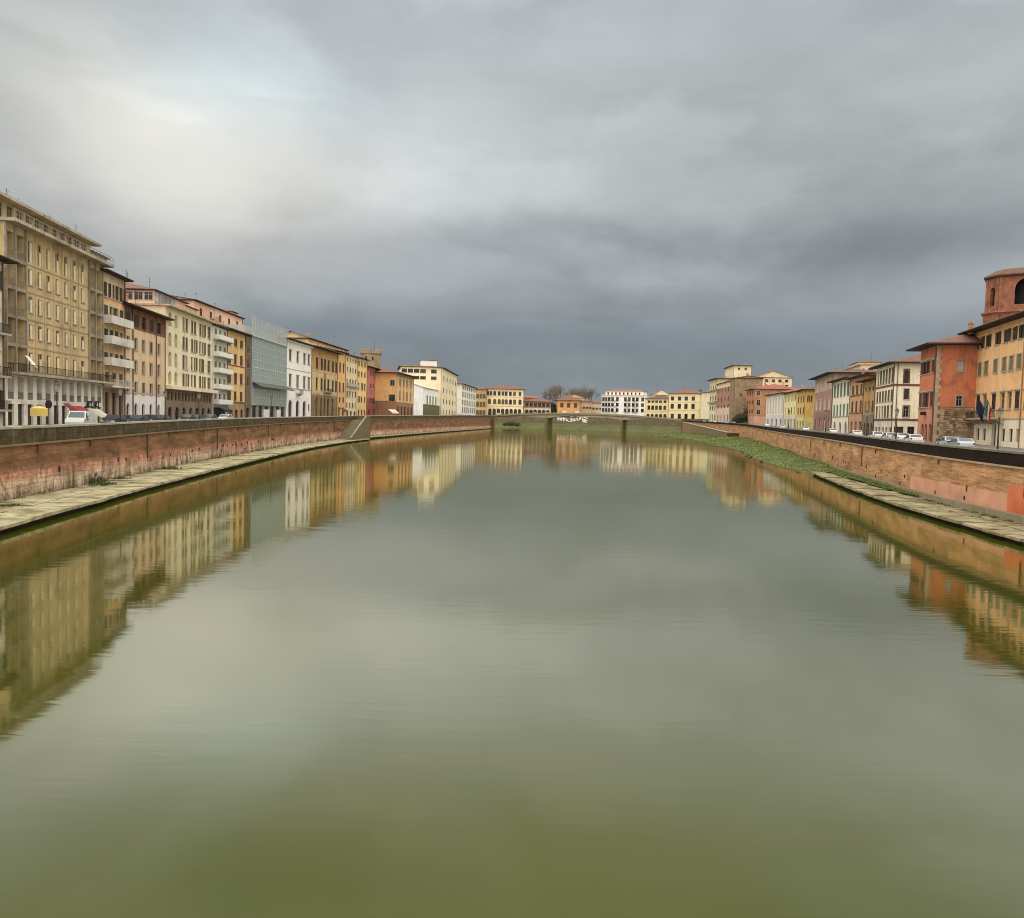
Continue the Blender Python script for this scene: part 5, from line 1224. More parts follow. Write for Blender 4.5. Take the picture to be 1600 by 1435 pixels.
# small and large yellow villas
b = far_bld('villa', 'small lemon yellow villa between the white hotel and the larger cream villa', 1008, 1044.5, 635, (1026, 623.5), 668, 655, 9.5, 16)
b.grid(b.cols([1014, 1020, 1026, 1032, 1039], 630, 2.0), b.rows(1026, [(626, 629.5), (634, 640.5)]), sh=('closed', None), smat=GREEN_SH, detail=False); b.grid(b.even(5, 2.2, 1), [(.2, b.uv(1026, 647)[1])], kind='door', arch='round')
b.walls(stucco((224, 202, 136), .25)); b.band(b.uv(1026, 643)[1], .3, .1); b.roof('hip', 3.0, 1.0, ROOFD, chim=1)
b = far_bld('villa', 'large cream villa with tall windows at the right end of the bridge', 1045, 1094, 635, (1070, 615.5), 640, 625, 9.5, 20)
b.grid(b.cols([1050.5, 1061.5, 1072, 1083], 630, 2.0), b.rows(1070, [(620, 626), (631.5, 639)]), sh=('closed', None), smat=DKBROWN_SH, detail=False, hood='surround'); b.grid(b.cols([1050.5, 1061.5, 1072, 1083], 645, 2.8), [(.5, b.uv(1070, 647)[1])], kind='shop')
b.walls(stucco((234, 208, 152), .25)); b.band(b.uv(1070, 642)[1], .3, .12); b.band(b.uv(1070, 629)[1], .25, .1); b.roof('hip', 3.6, .9, ROOF, chim=3)
b = far_bld('town_house', 'pale cream gabled house behind the lemon yellow villa', 1020, 1048, 620, (1034, 618), 700, 700, 9.5, 12); b.walls(stucco((232, 206, 160), .2)); b.roof('gable_y', 4.6, .5, ROOF, chim=0)
b = far_bld('town_house', 'plain cream house wall between the cream villa and the pink house', 1096, 1109, 635, (1102, 614), 610, 595, 9.0, 16); b.walls(stucco((218, 206, 164), .25)); b.roof('hip', 1.5, .6, ROOF, chim=0)

# ================= right bank, from far to near
b = bank_bld('R', 15, 'apartment_house', 'cream house with dark flat eave and balconies at the far end of the right bank', 1108.5, 1120, 620, (1114, 594), 16)
b.grid(b.even(3, 2.6, .6), b.rows(1114, [(603, 609), (619, 626), (635, 641)]), fr=FRB, sh=(None, 'closed'), detail=False); b.grid(b.even(3, 3, .5), [(.1, b.uv(1114, 648)[1])], kind='shop')
b.walls(stucco((214, 198, 152), .35)); b.roof('hip', 1.0, 1.6, ROOFD, chim=1)
for y in (611, 630): b.balcony(.4, b.W - .4, b.uv(1114, y)[1], 1.3, rail='solid')
b = bank_bld('R', 15, 'town_house', 'pink house with arched ground floor and cream upper wall', 1120.3, 1141, 620, (1130, 599), 16)
b.bands = [(b.uv(1130, 637)[1], stucco((206, 176, 152), .4)), (b.uv(1130, 606)[1], stucco((170, 118, 94), .6))]
b.grid(b.even(4, 2.4, .6), b.rows(1130, [(607, 613), (621, 628), (633, 638)]), fr=FRB, sh=('closed', None), smat=DKBROWN_SH, detail=False); b.grid(b.even(4, 2.8, .5), [(.1, b.uv(1130, 648)[1])], kind='shop', arch='round')
b.walls(stucco((222, 196, 150), .35)); b.roof('gable', 2.0, .7, ROOF, chim=1)
b = bank_bld('R', 26, 'roof_tower', 'square cream roof tower with dark hipped cap above the pink house', 1133, 1146, 590, (1140, 574), 11); b.grid(b.even(2, 1.1, 1.2, face='R'), [(b.H - 2.6, b.H - 1.2)], face='R', fr=FRB, detail=False); b.walls(stucco((226, 204, 158), .25)); b.roof('hip', 1.2, 1.0, ROOFD, chim=0)
b = bank_bld('R', 12, 'stone_house', 'grey brown stone house with blank side wall above the ivy', 1141.3, 1148, 610, (1146, 592), 15)
b.grid(b.even(3, .8, 1.5, face='R'), [(b.H * .62, b.H * .62 + 1.1)], face='R', fr=FRB, detail=False); b.grid(b.even(2, 1.3, .6), [(b.H * f, b.H * f + 1.8) for f in (.2, .45, .72)], fr=FRB, detail=False); b.walls(stone((160, 136, 108), .5, .35, (112, 96, 68), .5, 'grey_rubble')); b.roof('gable', 1.4, .5, ROOF, chim=1)
b = bank_bld('R', 33, 'apartment_house', 'cream gabled house rising behind the orange brown house', 1166, 1180, 590, (1172, 592), 22)
b.grid(b.even(5, 1.5, 1.0, face='R'), [(b.H - 2.6, b.H - 1.0), (b.H - 6.0, b.H - 4.2)], face='R', fr=FRB, sh=(None, 'closed'), detail=False); b.walls(stucco((226, 196, 146), .5)); b.roof('gable', 4.0, .5, ROOF, chim=3)
b = bank_bld('R', 17, 'town_house', 'orange brown house with white framed windows and broad red roof', 1166, 1178, 630, (1172, 609.5), 24)
b.bands = [(b.uv(1172, 651)[1], stucco((190, 140, 110), .4))]
b.grid(b.even(3, 2.2, .6), b.rows(1172, [(612, 618), (626, 632), (640, 646)]), sh='closed', smat=BROWN_SH, detail=False)
for (ya, yb) in ((611, 618), (625, 634), (641, 648)):
    u0, v0 = b.uv(1182, yb, 'R'); u1, v1 = b.uv(1188, ya, 'R'); b.grid([(u0, u1)], [(v0, v1)], face='R', hood='surround')
b.walls(stucco((176, 116, 74), .6)); b.roof('hip', 3.2, .9, ROOFR, chim=1)
b = bank_bld('R', 17.5, 'town_house', 'low white house with grey shutters beside the orange brown house', 1197.5, 1225, 630, (1210, 617), 16)
b.bands = [(b.uv(1210, 649)[1], stucco((206, 200, 186), .35))]
b.grid(b.even(6, 1.9, .6), b.rows(1210, [(623, 645)]), sh='closed', smat=shutter_mat((176, 172, 160)), detail=False); b.grid(b.even(4, 2.4, .5), [(.1, b.uv(1210, 655)[1])], kind='door')
b.walls(stucco((222, 208, 184), .3)); b.roof('hip', 2.4, 1.0, ROOFR, chim=1)
b = bank_bld('R', 17, 'town_house', 'pale yellow house with olive shutters right of the low white house', 1225.3, 1245, 630, (1235, 614.5), 15)
b.bands = [(b.uv(1235, 650)[1], stucco((208, 196, 164), .35))]
b.grid(b.even(4, 1.8, .5), b.rows(1235, [(619, 627), (637, 647)]), sh=('closed', 'closed', None), smat=OLIVE_SH, detail=False); b.grid(b.even(4, 2.2, .4), [(.1, b.uv(1235, 655)[1])], kind='door')
b.walls(stucco((226, 206, 138), .3)); b.roof('hip', 2.0, 1.1, ROOFR, chim=1)
b = bank_bld('R', 15.5, 'town_house', 'mustard yellow house with triple arched window on its side', 1245.5, 1258, 630, (1252, 611.5), 14)
b.bands = [(b.uv(1252, 652)[1], stucco((214, 196, 112), .35))]
b.grid(b.even(3, 2.0, .5), b.rows(1252, [(619, 629), (637, 647)]), sh='closed', smat=DKGREEN_SH, detail=False); b.grid(b.even(3, 2.2, .4), [(.1, b.uv(1252, 658)[1])], kind='door')
u0, v0 = b.uv(1261, 628, 'R'); u1, v1 = b.uv(1270, 618, 'R'); b.grid([(u0 + k * (u1 - u0) / 3 + .1, u0 + (k + 1) * (u1 - u0) / 3 - .1) for k in range(3)], [(v0, v1)], face='R', arch='round', fr=FRB)
b.walls(stucco((216, 172, 76), .35)); b.roof('hip', 1.8, 1.2, ROOFD, chim=1)
b = bank_bld('R', 17, 'palazzo', 'pinkish brown palazzo with pale arched windows under a dark eave', 1272.5, 1300.5, 630, (1287, 589), 16)
b.bands = [(b.uv(1287, 644)[1], stucco((150, 110, 92), .5)), (b.uv(1287, 612)[1], stucco((164, 122, 104), .5))]
cs = b.even(4, 1.9, .8); PW = shutter_mat((196, 176, 156))
b.grid(cs, b.rows(1287, [(594, 611), (624, 641)]), sh='closed', smat=PW, arch='round', hood=('m', stucco((198, 176, 156), .3))); b.grid(b.even(4, 2.2, .6), [(.1, b.uv(1287, 652)[1])], kind='door', arch='round', dmat=PW)
b.walls(stucco((178, 148, 128), .5)); b.roof('hip', 1.6, 1.6, ROOFD, chim=1)
b = bank_bld('R', 17, 'town_house', 'cream house with two rows of tall green shutters', 1301, 1328, 630, (1314, 595), 15)
b.bands = [(b.uv(1314, 632)[1] if False else 0.0, WHITEB)] if False else []
cs = b.even(5, 1.75, .5)
b.grid(cs, b.rows(1314, [(600, 620)]), sh='closed', smat=shutter_mat((52, 104, 82)), hood='surround'); b.grid(cs, b.rows(1314, [(632, 650)]), sh='closed', smat=shutter_mat((84, 116, 92))); b.grid(b.even(3, 2.4, .5), [(.1, b.uv(1314, 659)[1])], kind='door', arch='round')
b.walls(stucco((226, 214, 184), .3)); b.band(b.uv(1314, 652)[1], .2, .1); b.roof('hip', 1.4, 1.3, ROOFD, chim=1)
b = bank_bld('R', 17, 'town_house', 'tan house with brown string courses between green shuttered and mustard houses', 1328.3, 1349, 630, (1338, 591.5), 15)
b.bands = [(b.uv(1338, 647)[1], stucco((190, 142, 100), .4))]
b.grid(b.even(3, 1.7, .5), b.rows(1338, [(602, 617), (627, 645)]), sh='closed', smat=BROWN_SH); b.grid(b.even(3, 1.9, .4), [(.1, b.uv(1338, 659)[1])], kind='door', dmat=BROWN_SH)
b.walls(stucco((204, 150, 96), .4)); b.band(b.uv(1338, 619)[1], .3, .1, stucco((110, 70, 48), .4)); b.band(b.uv(1338, 646.5)[1], .3, .1, stucco((110, 70, 48), .4)); b.roof('gable', 1.4, 1.3, ROOFR, chim=1)
b = bank_bld('R', 16.6, 'town_house', 'narrow mustard brown house beside the white corner house', 1349.3, 1367, 630, (1358, 596), 15)
b.bands = [(b.uv(1358, 648)[1], stucco((128, 112, 84), .5))]
b.grid(b.even(3, 1.3, .4), b.rows(1358, [(605, 611), (627, 644)]), sh=('closed', None), smat=DKGREEN_SH); b.grid(b.even(3, 1.6, .4), [(.1, b.uv(1358, 661)[1])], kind='door', arch='round', dmat=DKGREEN_SH)
b.walls(stucco((184, 142, 72), .45)); b.roof('gable', 1.2, 1.4, ROOFR, chim=0)
# peach house behind with flat terraces
b = bank_bld('R', 30, 'apartment_house', 'peach house with pale roof terrace behind the tan houses', 1318, 1345, 575, (1340, 572), 16)
b.grid(b.even(3, 1.6, 1, face='R'), [(b.H - 3.2, b.H - 1)], face='R', fr=FRB); b.walls(stucco((224, 186, 146), .3)); b.box('terrace_slab', LIGHTST, -.5, b.W + .5, -.5, b.D + .5, b.H + .003, b.H + .35)
b.block(1, b.W * .5, 2, 9, b.H + .35, b.H + 1.9, stucco((218, 190, 150), .3), 'upper_storey', rise=.9); 
m = MB(); m.tube((b.W * .5, 6, b.H), (b.W * .5, 6, b.H + 5), .05, n=5); m.tube((b.W * .5 - .8, 6, b.H + 4.6), (b.W * .5 + .8, 6, b.H + 4.6), .02, n=4); m.build('antenna', IRON, b.root)
# R12 white corner house
b = bank_bld('R', 15, 'corner_house', 'white corner house with brown trim and arched window on its side', 1367.5, 1396, 630, (1382, 573), 16)
BT = stucco((112, 66, 48), .3)
g1, g2 = b.uv(1396, 602)[1], b.uv(1396, 657)[1]; b.bands = [(g2, stucco((214, 200, 172), .4))]
b.grid(b.even(6, 1.25, .5), b.rows(1382, [(578, 600), (611, 628), (634, 654)]), sh=('closed', 'closed', None), smat=OLIVE_SH); b.grid(b.even(5, 1.4, .4), [(.1, b.uv(1382, 668)[1])], kind='door')
def sw(xa, xb, ya, yb, **k):
    u0, v0 = b.uv(xa, yb, 'R'); u1, v1 = b.uv(xb, ya, 'R'); b.grid([(u0, u1)], [(v0, v1)], face='R', **k)
sw(1412.5, 1420.5, 578, 599, arch='round', sh='closed', smat=DKBROWN_SH, hood=('m', BT)); sw(1412, 1420.5, 608, 624, sh='closed', smat=DKBROWN_SH, hood='surround'); sw(1411, 1420.5, 635, 652, hood=('m', stucco((120, 112, 96), .3)))
sw(1396, 1412, 667, 684, kind='shop', deep=.4); sw(1417, 1429, 667, 684, kind='shop', deep=.4)
b.walls(stucco((232, 214, 178), .3)); b.band(g1 - .15, .35, .12, BT); b.sideband('R', g1 - .15, .35, .12, BT); b.band(g2, .35, .12, BT); b.sideband('R', g2, .35, .12, BT); b.roof('hip', 2.6, 1.1, ROOF, chim=2); b.pipe(.5, face='R')
# R13 orange corner house
b = bank_bld('R', 13.5, 'corner_house', 'orange corner house with stone quoins and a bare rubble lower side wall', 1436, 1461, 620, (1461, 541), 15)
SALM = stucco((196, 124, 90), .6)
rb = b.uv(1480, 636, 'R')[1]; b.bands = [(rb * 1.0, SALM)]
b.grid(b.cols([1440.5, 1445.5, 1451, 1457.5], 580, 1.15), b.rows(1450, [(565, 584), (614, 636)]), sh=('closed', 'closed', 'half'), smat=BROWN_SH, hood='bar')
b.grid(b.cols([1441, 1446.5, 1453, 1458.5], 670, 1.1), [(.2, b.uv(1450, 662)[1])], kind='door', arch='round')
def sw(xa, xb, ya, yb, **k):
    u0, v0 = b.uv(xa, yb, 'R'); u1, v1 = b.uv(xb, ya, 'R'); b.grid([(u0, u1)], [(v0, v1)], face='R', **k)
sw(1495, 1507, 564, 580, sill=True, glass=glass('bright_pane', (.30, .29, .27))); sw(1493.5, 1504, 619, 635, hood='surround')
b.walls(stucco((198, 108, 62), .7))
# bare rubble: individual stones proud of the lower side wall
rs = [stone((154, 128, 102), 1.2, name='rubble_a'), stone((184, 156, 130), 1.2, contrast=.3, name='rubble_b'), stone((126, 102, 80), 1.2, contrast=.41, name='rubble_c')]
b2 = MB(); rnd = random.Random(9); M4 = b.faces['R'].M4; v = 0.0; cnt = 0
m = MB(); m.box(.3, 7.6, -.05, -.004, 0, rb); m.build('rubble_backing', rs[2], b.root, mat4=M4)
while v < rb - .2:
    h = rnd.uniform(.27, .42); u = .75
    while u < 7.4:
        w = rnd.uniform(.35, .85); q = MB(); e = .03; j = lambda: rnd.uniform(-.05, .05)
        p0 = -.06 - rnd.uniform(0, .06); q.hexa([(u + e + j(), p0, v + e + j()), (min(u + w, 7.5) - e + j(), p0, v + e + j()), (min(u + w, 7.5) - e, -.051, v + e), (u + e, -.051, v + e), (u + e + j(), p0, v + h - e + j()), (min(u + w, 7.5) - e + j(), p0, v + h - e + j()), (min(u + w, 7.5) - e, -.051, v + h - e), (u + e, -.051, v + h - e)])
        q.build('stone', rs[rnd.choice((0, 0, 0, 1, 1, 2))], b.root, mat4=M4); u += w; cnt += 1
    v += h
k = 0; z = 0.0
while z < b.H - .3:
    w = .75 if k % 2 else .45; h = .62
    q = MB(); q.box(-.06, w, -.07, -.002, z + .01, min(z + h, b.H - .05) - .01); q.build('quoin', rs[1], b.root, mat4=M4); z += h; k += 1
b.roof('hip', 2.6, 1.5, ROOF, chim=1); b.pipe(b.W - .4); m = MB(); m.box(-.35, .35, -.7, 0, 0, .5); m.build('lamp_bracket', IRON, b.root, loc=(b.uv(1446, 647)[0], 0, b.uv(1446, 649)[1]))
# R14 peach palazzo
b = bank_bld('R', 19, 'palazzo', 'long peach palazzo with green shutters, balcony and flags at the right edge', 1515, 1720, 600, (1560, 509), 16)
gb = b.uv(1560, 656)[1]; b.bands = [(gb, stucco((222, 204, 172), .35))]
xs = [1521, 1531, 1541, 1555.5, 1569, 1580, 1592, 1606, 1622, 1640, 1662, 1688]
rw = b.rows(1560, [(519, 538), (561, 582), (615, 640)])
cs = [(b.uv(x, 575)[0] - .55, b.uv(x, 575)[0] + .55) for x in xs]
b.grid(cs, [rw[0]], sh=('closed', 'half', 'closed', 'open'), smat=DKGREEN_SH)
b.grid(cs, [rw[1]], sh=('closed', 'half', 'closed'), smat=shutter_mat((112, 104, 68)), hood='surround')
b.grid(cs, [rw[2]], sh=('half', None, 'closed'), smat=DKBROWN_SH, hood='bar')
gx = [1518.5, 1527.5, 1537.5, 1567, 1579, 1590, 1606, 1622, 1640]
b.grid([(b.uv(x, 680)[0] - .45, b.uv(x, 680)[0] + .45) for x in gx], [(.9, b.uv(1560, 670)[1])], kind='w', rec=.28, deep=.5, fr=FRB, sill=False)
ud = b.uv(1552.5, 680)[0]; b.grid([(ud - .75, ud + .75)], [(.05, b.uv(1552, 661)[1])], kind='door', arch='round', deep=.5)
b.walls(stucco((228, 172, 106), .3)); b.band(gb, .18, .06); b.pipe(b.uv(1598, 600)[0], mat=plain('copper_pipe', (150, 104, 70), .5))
b.roof('gable', 3.0, 1.3, ROOF, chim=2)
u0, u1 = b.uv(1524, 645)[0], b.uv(1570, 645)[0]; bz = b.uv(1552, 656)[1]
b.balcony(u0, u1, bz + .25, 1.3, .25, rail='iron', brackets=True, smat=LIGHTST)
R14 = b
# brick octagonal tower behind
def brick_tower():
    Y = 140.0; c = at_depth(1606, 470, Y); root = empty('brick_tower', (c.x, c.y, 6), math.radians(-36)); tag(root, 'octagonal red brick bell tower with dark arched openings at the right edge', 'tower')
    t = NT('tower_brick'); v = t.coord(); n = t.noise(v, .8, 6, .6); f = t.noise(t.n('ShaderNodeMapping', {'Vector': v, 'Scale': (1, 1, 6)}).outputs[0], 1.8, 4)
    col = t.ramp(n, [(.3, lin((104, 64, 46))), (.55, lin((144, 92, 68))), (.75, lin((166, 116, 90)))]); col = t.mix(t.mr(f, .5, .7, 0, .4), col, lin((110, 74, 54))); t.bump(f, .4, .05); BRK = t.fin(col, .9)
    zt = at_depth(1570, 424, Y).z - 6; zl = at_depth(1556, 489, Y).z - 6; zb2 = at_depth(1556, 438, Y).z - 6; R = 6.2
    m = MB(); n8 = 8; a0 = math.radians(-90 - 22.5 - 45 * 0)
    ang = [a0 + k * math.pi / 4 for k in range(9)]
    def ring(r, z):                                      # square with chamfered corners
        h = r * .66; P8 = [(-h, -r), (h, -r), (r, -h), (r, h), (h, r), (-h, r), (-r, h), (-r, -h)]; return [Vector((x, y, z)) for x, y in P8 + P8[:1]]
    lower0, lower1 = ring(R + .25, 0), ring(R + .25, zl - .6)
    for k in range(8): m.quad(lower0[k], lower0[k + 1], lower1[k + 1], lower1[k])
    m.build('shaft', BRK, root)
    m = MB(); A, B2, C2, D2 = ring(R + .25, zl - .597), ring(R + .6, zl - .35), ring(R + .6, zl - .1), ring(R, zl)
    for P, Q in ((A, B2), (B2, C2), (C2, D2)):
        for k in range(8): m.quad(P[k], P[k + 1], Q[k + 1], Q[k])
    m.build('lower_cornice', BRK, root)
    m = MB(); e0 = ring(R - .04, zl + .003); e1 = ring(R - .04, zb2)
    for k in range(8):                                   # each belfry face with an arched opening
        p0, p1 = e0[k], e0[k + 1]; W = (p1 - p0).length; u = (p1 - p0).normalized(); nn = Vector((p0.x + p1.x, p0.y + p1.y, 0)).normalized(); H = zb2 - zl
        def P(x, y, z): q = p0 + u * x - nn * y; return (q.x, q.y, zl + .003 + z)
        ow = W * (.42 if k % 2 == 0 else .36); x0, x1 = W / 2 - ow / 2, W / 2 + ow / 2; s0, s1 = H * .16, H * .64; nA = 8; r = ow / 2; tp = s1 + r
        m.quad(P(0, 0, 0), P(x0, 0, 0), P(x0, 0, H), P(0, 0, H)); m.quad(P(x1, 0, 0), P(W, 0, 0), P(W, 0, H), P(x1, 0, H)); m.quad(P(x0, 0, 0), P(x1, 0, 0), P(x1, 0, s0), P(x0, 0, s0)); m.quad(P(x0, 0, tp), P(x1, 0, tp), P(x1, 0, H), P(x0, 0, H))
        pts = [(W / 2 - math.cos(math.pi * i / nA) * r, s1 + math.sin(math.pi * i / nA) * r) for i in range(nA + 1)]
        for (xa, za), (xb, zb_) in zip(pts[:-1], pts[1:]): m.quad(P(xa, 0, za), P(xb, 0, zb_), P(xb, 0, tp), P(xa, 0, tp)); m.quad(P(xa, 0, za), P(xb, 0, zb_), P(xb, .7, zb_), P(xa, .7, za))
        for x in (x0, x1): m.quad(P(x, 0, s0), P(x, .7, s0), P(x, .7, s1), P(x, 0, s1))
        m.quad(P(x0, 0, s0), P(x1, 0, s0), P(x1, .7, s0), P(x0, .7, s0))
        for x in (.05, W - .45):                         # corner pilasters
            q = [P(x, -.12, 0), P(x + .4, -.12, 0), P(x + .4, .02, 0), P(x, .02, 0), P(x, -.12, H), P(x + .4, -.12, H), P(x + .4, .02, H), P(x, .02, H)]; m.hexa(q)
    m.build('belfry', BRK, root)
    m = MB(); A, B2, C2, D2 = ring(R, zb2 + .003), ring(R + .45, zb2 + .25), ring(R + .45, zb2 + .45), ring(R - 1.3, zt)
    for P_, Q in ((A, B2), (B2, C2), (C2, D2)):
        for k in range(8): m.quad(P_[k], P_[k + 1], Q[k + 1], Q[k])
    for k in range(8): m.tri(D2[k], D2[k + 1], (0, 0, zt + .04))
    m.build('cap', [tiles((104, 68, 52))], root)
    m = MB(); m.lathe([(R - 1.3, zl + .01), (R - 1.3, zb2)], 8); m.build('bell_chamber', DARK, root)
brick_tower()

# ------------------------------------------------------------------ vehicles
def paint(rgb, name):
    key = ('paint', name)
    if key not in MATS:
        t = NT('car_paint_' + name); n = t.noise(t.coord(), 2.0, 4); c = lin(rgb); MATS[key] = t.fin(t.mix(t.mr(n, .3, .8, 0, .15), c, tuple(x * .7 for x in c)), .3, Coat_Weight=.5)
    return MATS[key]
RUB = plain('tyre_rubber', (28, 27, 26), .9); RIM = plain('rim_alloy', (150, 150, 150), .35, .8); LENS = plain('headlight_lens', (214, 214, 208), .15, var=.05); RED = plain('tail_light', (96, 18, 15), .3); CGL = glass('car_glass', (.02, .023, .026), .05)
def make_car(style='hatch'):
    """local x forward, origin on the ground in the middle"""
    root = empty('parked_car'); L, Wd = (4.0, 1.70) if style != 'van' else (4.9, 1.90)
    if style == 'van': side = [(-2.4, .35), (2.4, .35), (2.45, .75), (2.35, 1.05), (1.75, 1.2), (1.15, 1.92), (.9, 1.98), (-2.35, 1.98), (-2.42, 1.8)]; belt = 1.12; roofz = 1.98
    elif style == 'sedan': side = [(-2.1, .30), (2.05, .30), (2.12, .6), (2.0, .78), (1.0, .92), (.35, 1.38), (-.1, 1.45), (-.95, 1.42), (-1.5, 1.02), (-2.08, .96), (-2.15, .7)]; belt = .9; roofz = 1.45
    else: side = [(-1.9, .30), (1.95, .30), (2.02, .6), (1.9, .8), (1.05, .95), (.4, 1.42), (.0, 1.5), (-1.3, 1.48), (-1.75, 1.15), (-1.95, .9), (-1.98, .6)]; belt = .92; roofz = 1.5
    def hw(z): return Wd / 2 * (1.0 if z <= belt else 1 - .17 * (z - belt) / (roofz - belt)) * (0.96 if z < .4 else 1)
    m = MB(); n = len(side); Lf = [(x, -hw(z), z) for x, z in side]; Rt = [(x, hw(z), z) for x, z in side]
    for i in range(n): j = (i + 1) % n; m.quad(Lf[i], Lf[j], Rt[j], Rt[i])
    for S_ in (Lf, Rt):
        i = len(m.v); m.v += S_; m.f.append(tuple(range(i, i + n))); m.mi.append(0); m.uv += [(0, 0)] * n
    body = m.build('body', paint((200, 200, 196), 'white'), root); body['painted'] = True
    bv = body.modifiers.new('soft', 'BEVEL'); bv.width = .06; bv.segments = 2; bv.limit_method = 'ANGLE'; bv.angle_limit = .5
    def side_window(x0, x1, x2, x3, z0, z1):
        for sgn in (-1, 1):
            g = MB(); y0, y1 = sgn * (hw(z0) + .006), sgn * (hw(z1) + .006); g.quad((x0, y0, z0), (x1, y0, z0), (x2, y1, z1), (x3, y1, z1)); g.build('side_window', CGL, root)
    def screen(xa, za, xb, zb, nm):
        g = MB(); e = .012; s0, s1 = hw(za) * .9, hw(zb) * .88; dx = e if nm == 'windscreen' else -e
        g.quad((xa + dx, -s0, za + e), (xa + dx, s0, za + e), (xb + dx, s1, zb + e), (xb + dx, -s1, zb + e)); g.build(nm, CGL, root)
    if style == 'van': side_window(.75, 1.6, 1.18, .75, 1.2, 1.75); screen(1.72, 1.24, 1.2, 1.86, 'windscreen'); screen(-2.415, 1.25, -2.395, 1.72, 'rear_window')
    elif style == 'sedan': side_window(-.1, .9, .35, -.1, .95, 1.34); side_window(-1.15, -.18, -.18, -.85, .95, 1.34); screen(.96, .95, .38, 1.36, 'windscreen'); screen(-1.45, 1.06, -.98, 1.38, 'rear_window')
    else: side_window(-.15, .95, .4, -.15, .97, 1.38); side_window(-1.45, -.23, -.23, -1.2, .97, 1.38); screen(1.02, .98, .42, 1.4, 'windscreen'); screen(-1.74, 1.16, -1.34, 1.45, 'rear_window')
    fx, rx = max(p[0] for p in side), min(p[0] for p in side)
    for sgn in (-1, 1):
        g = MB(); g.box(fx - .22, fx - .02, sgn * Wd * .38 - .18, sgn * Wd * .38 + .18, .62, .76); g.build('headlight', LENS, root)
        g = MB(); g.box(rx - .01, rx + .12, sgn * Wd * .44 - .07, sgn * Wd * .44 + .07, .74, .96); g.build('tail_light', RED, root)
        g = MB(); g.box(.82, 1.0, sgn * (Wd / 2 + .02) - .09, sgn * (Wd / 2 + .02) + .09, .95, 1.07); g.build('mirror', RUB, root)
        for x in ((-1.25, 1.3) if style != 'van' else (-1.55, 1.55)):
            w = MB(); w.tube((0, -.1, 0), (0, .1, 0), .31, n=16); wo_ = w.build('wheel', RUB, root, loc=(x, sgn * (Wd / 2 - .07), .31))
            w = MB(); w.tube((0, -.11, 0), (0, .11, 0), .19, n=12); w.build('rim', RIM, wo_)
    return root
CARS = {}
def put_car(style, pos, ang, label, rgb=None, pname='white', group=None, cat='car'):
    if style not in CARS: r = make_car(style); CARS[style] = r
    else: r = copy_tree(CARS[style])
    if style == 'van': r.name = 'delivery_van'
    r.location = pos; r.rotation_euler = (0, 0, ang); tag(r, label, cat, group)
    pm = paint(rgb or (200, 200, 196), pname)
    for ch in r.children:
        if ch.get('painted'): ch.material_slots[0].link = 'OBJECT'; ch.material_slots[0].material = pm
    return r
def along(side, Y):
    n = normal_at(LWALL if side == 'L' else RWALL, Y, side); d = Vector((-n.y, n.x, 0)); return math.atan2(d.y, d.x)
def car_at(side, s, px, style, label, rgb, pname, group, turn=0.0, py=655, cat='car'):
    p = on_front(side, s, px, py); return put_car(style, (p.x, p.y, p.z - 1.15 + .004), along(side, p.y) + turn, label, rgb, pname, group, cat)
GRL, GRR, GRB = 'cars parked along the left bank', 'cars parked along the right bank', 'cars crossing the far bridge'
car_at('L', 9.0, 126, 'van', 'white delivery van parked before the red awnings', (206, 206, 204), 'white', GRL, math.pi / 2 * 0 + math.radians(8), 655, 'van')
for px, st, rgb, nm, lab, s in ((178, 'hatch', (40, 38, 40), 'black', 'black car parked below the narrow orange balcony house', 9.5), (198, 'hatch', (74, 78, 84), 'slate', 'slate grey car at the near end of the peach house', 9.5), (216, 'sedan', (34, 36, 40), 'ink', 'dark saloon car before the middle arch of the peach house', 9.5), (236, 'hatch', (52, 46, 44), 'umber', 'dark brown car before the last arches of the peach house', 9.5),
                           (252, 'sedan', (30, 32, 34), 'jet', 'black saloon car between the peach house and the arcade', 9.5), (293, 'hatch', (38, 40, 46), 'navy', 'dark blue car at the middle of the brown arcade', 9.5), (306, 'sedan', (48, 44, 44), 'charcoal', 'charcoal saloon car before the brown arcade', 9.5), (327, 'hatch', (66, 70, 70), 'iron', 'grey car before the black shopfront', 9.5),
                           (352, 'hatch', (206, 204, 196), 'pearl', 'pearl white car beside the black shopfront', 9.5)):
    car_at('L', s, px, st, lab, rgb, nm, GRL)
for k, (px, rgb, nm, lab) in enumerate(((711, (206, 206, 202), 'pearl', 'white car parked askew before the cream wing by the bridge'), (718, (70, 74, 78), 'slate', 'grey car parked askew before the white striped block'), (725, (200, 200, 196), 'white', 'white car parked askew before the white striped block'), (733, (216, 214, 206), 'ivory', 'ivory car parked askew nearest the bridge'))):
    p = on_front('L', 4.0, px, 645); put_car('hatch', (p.x, p.y, p.z - 1.1), along('L', p.y) + math.radians(-50), lab, rgb, nm, GRL)
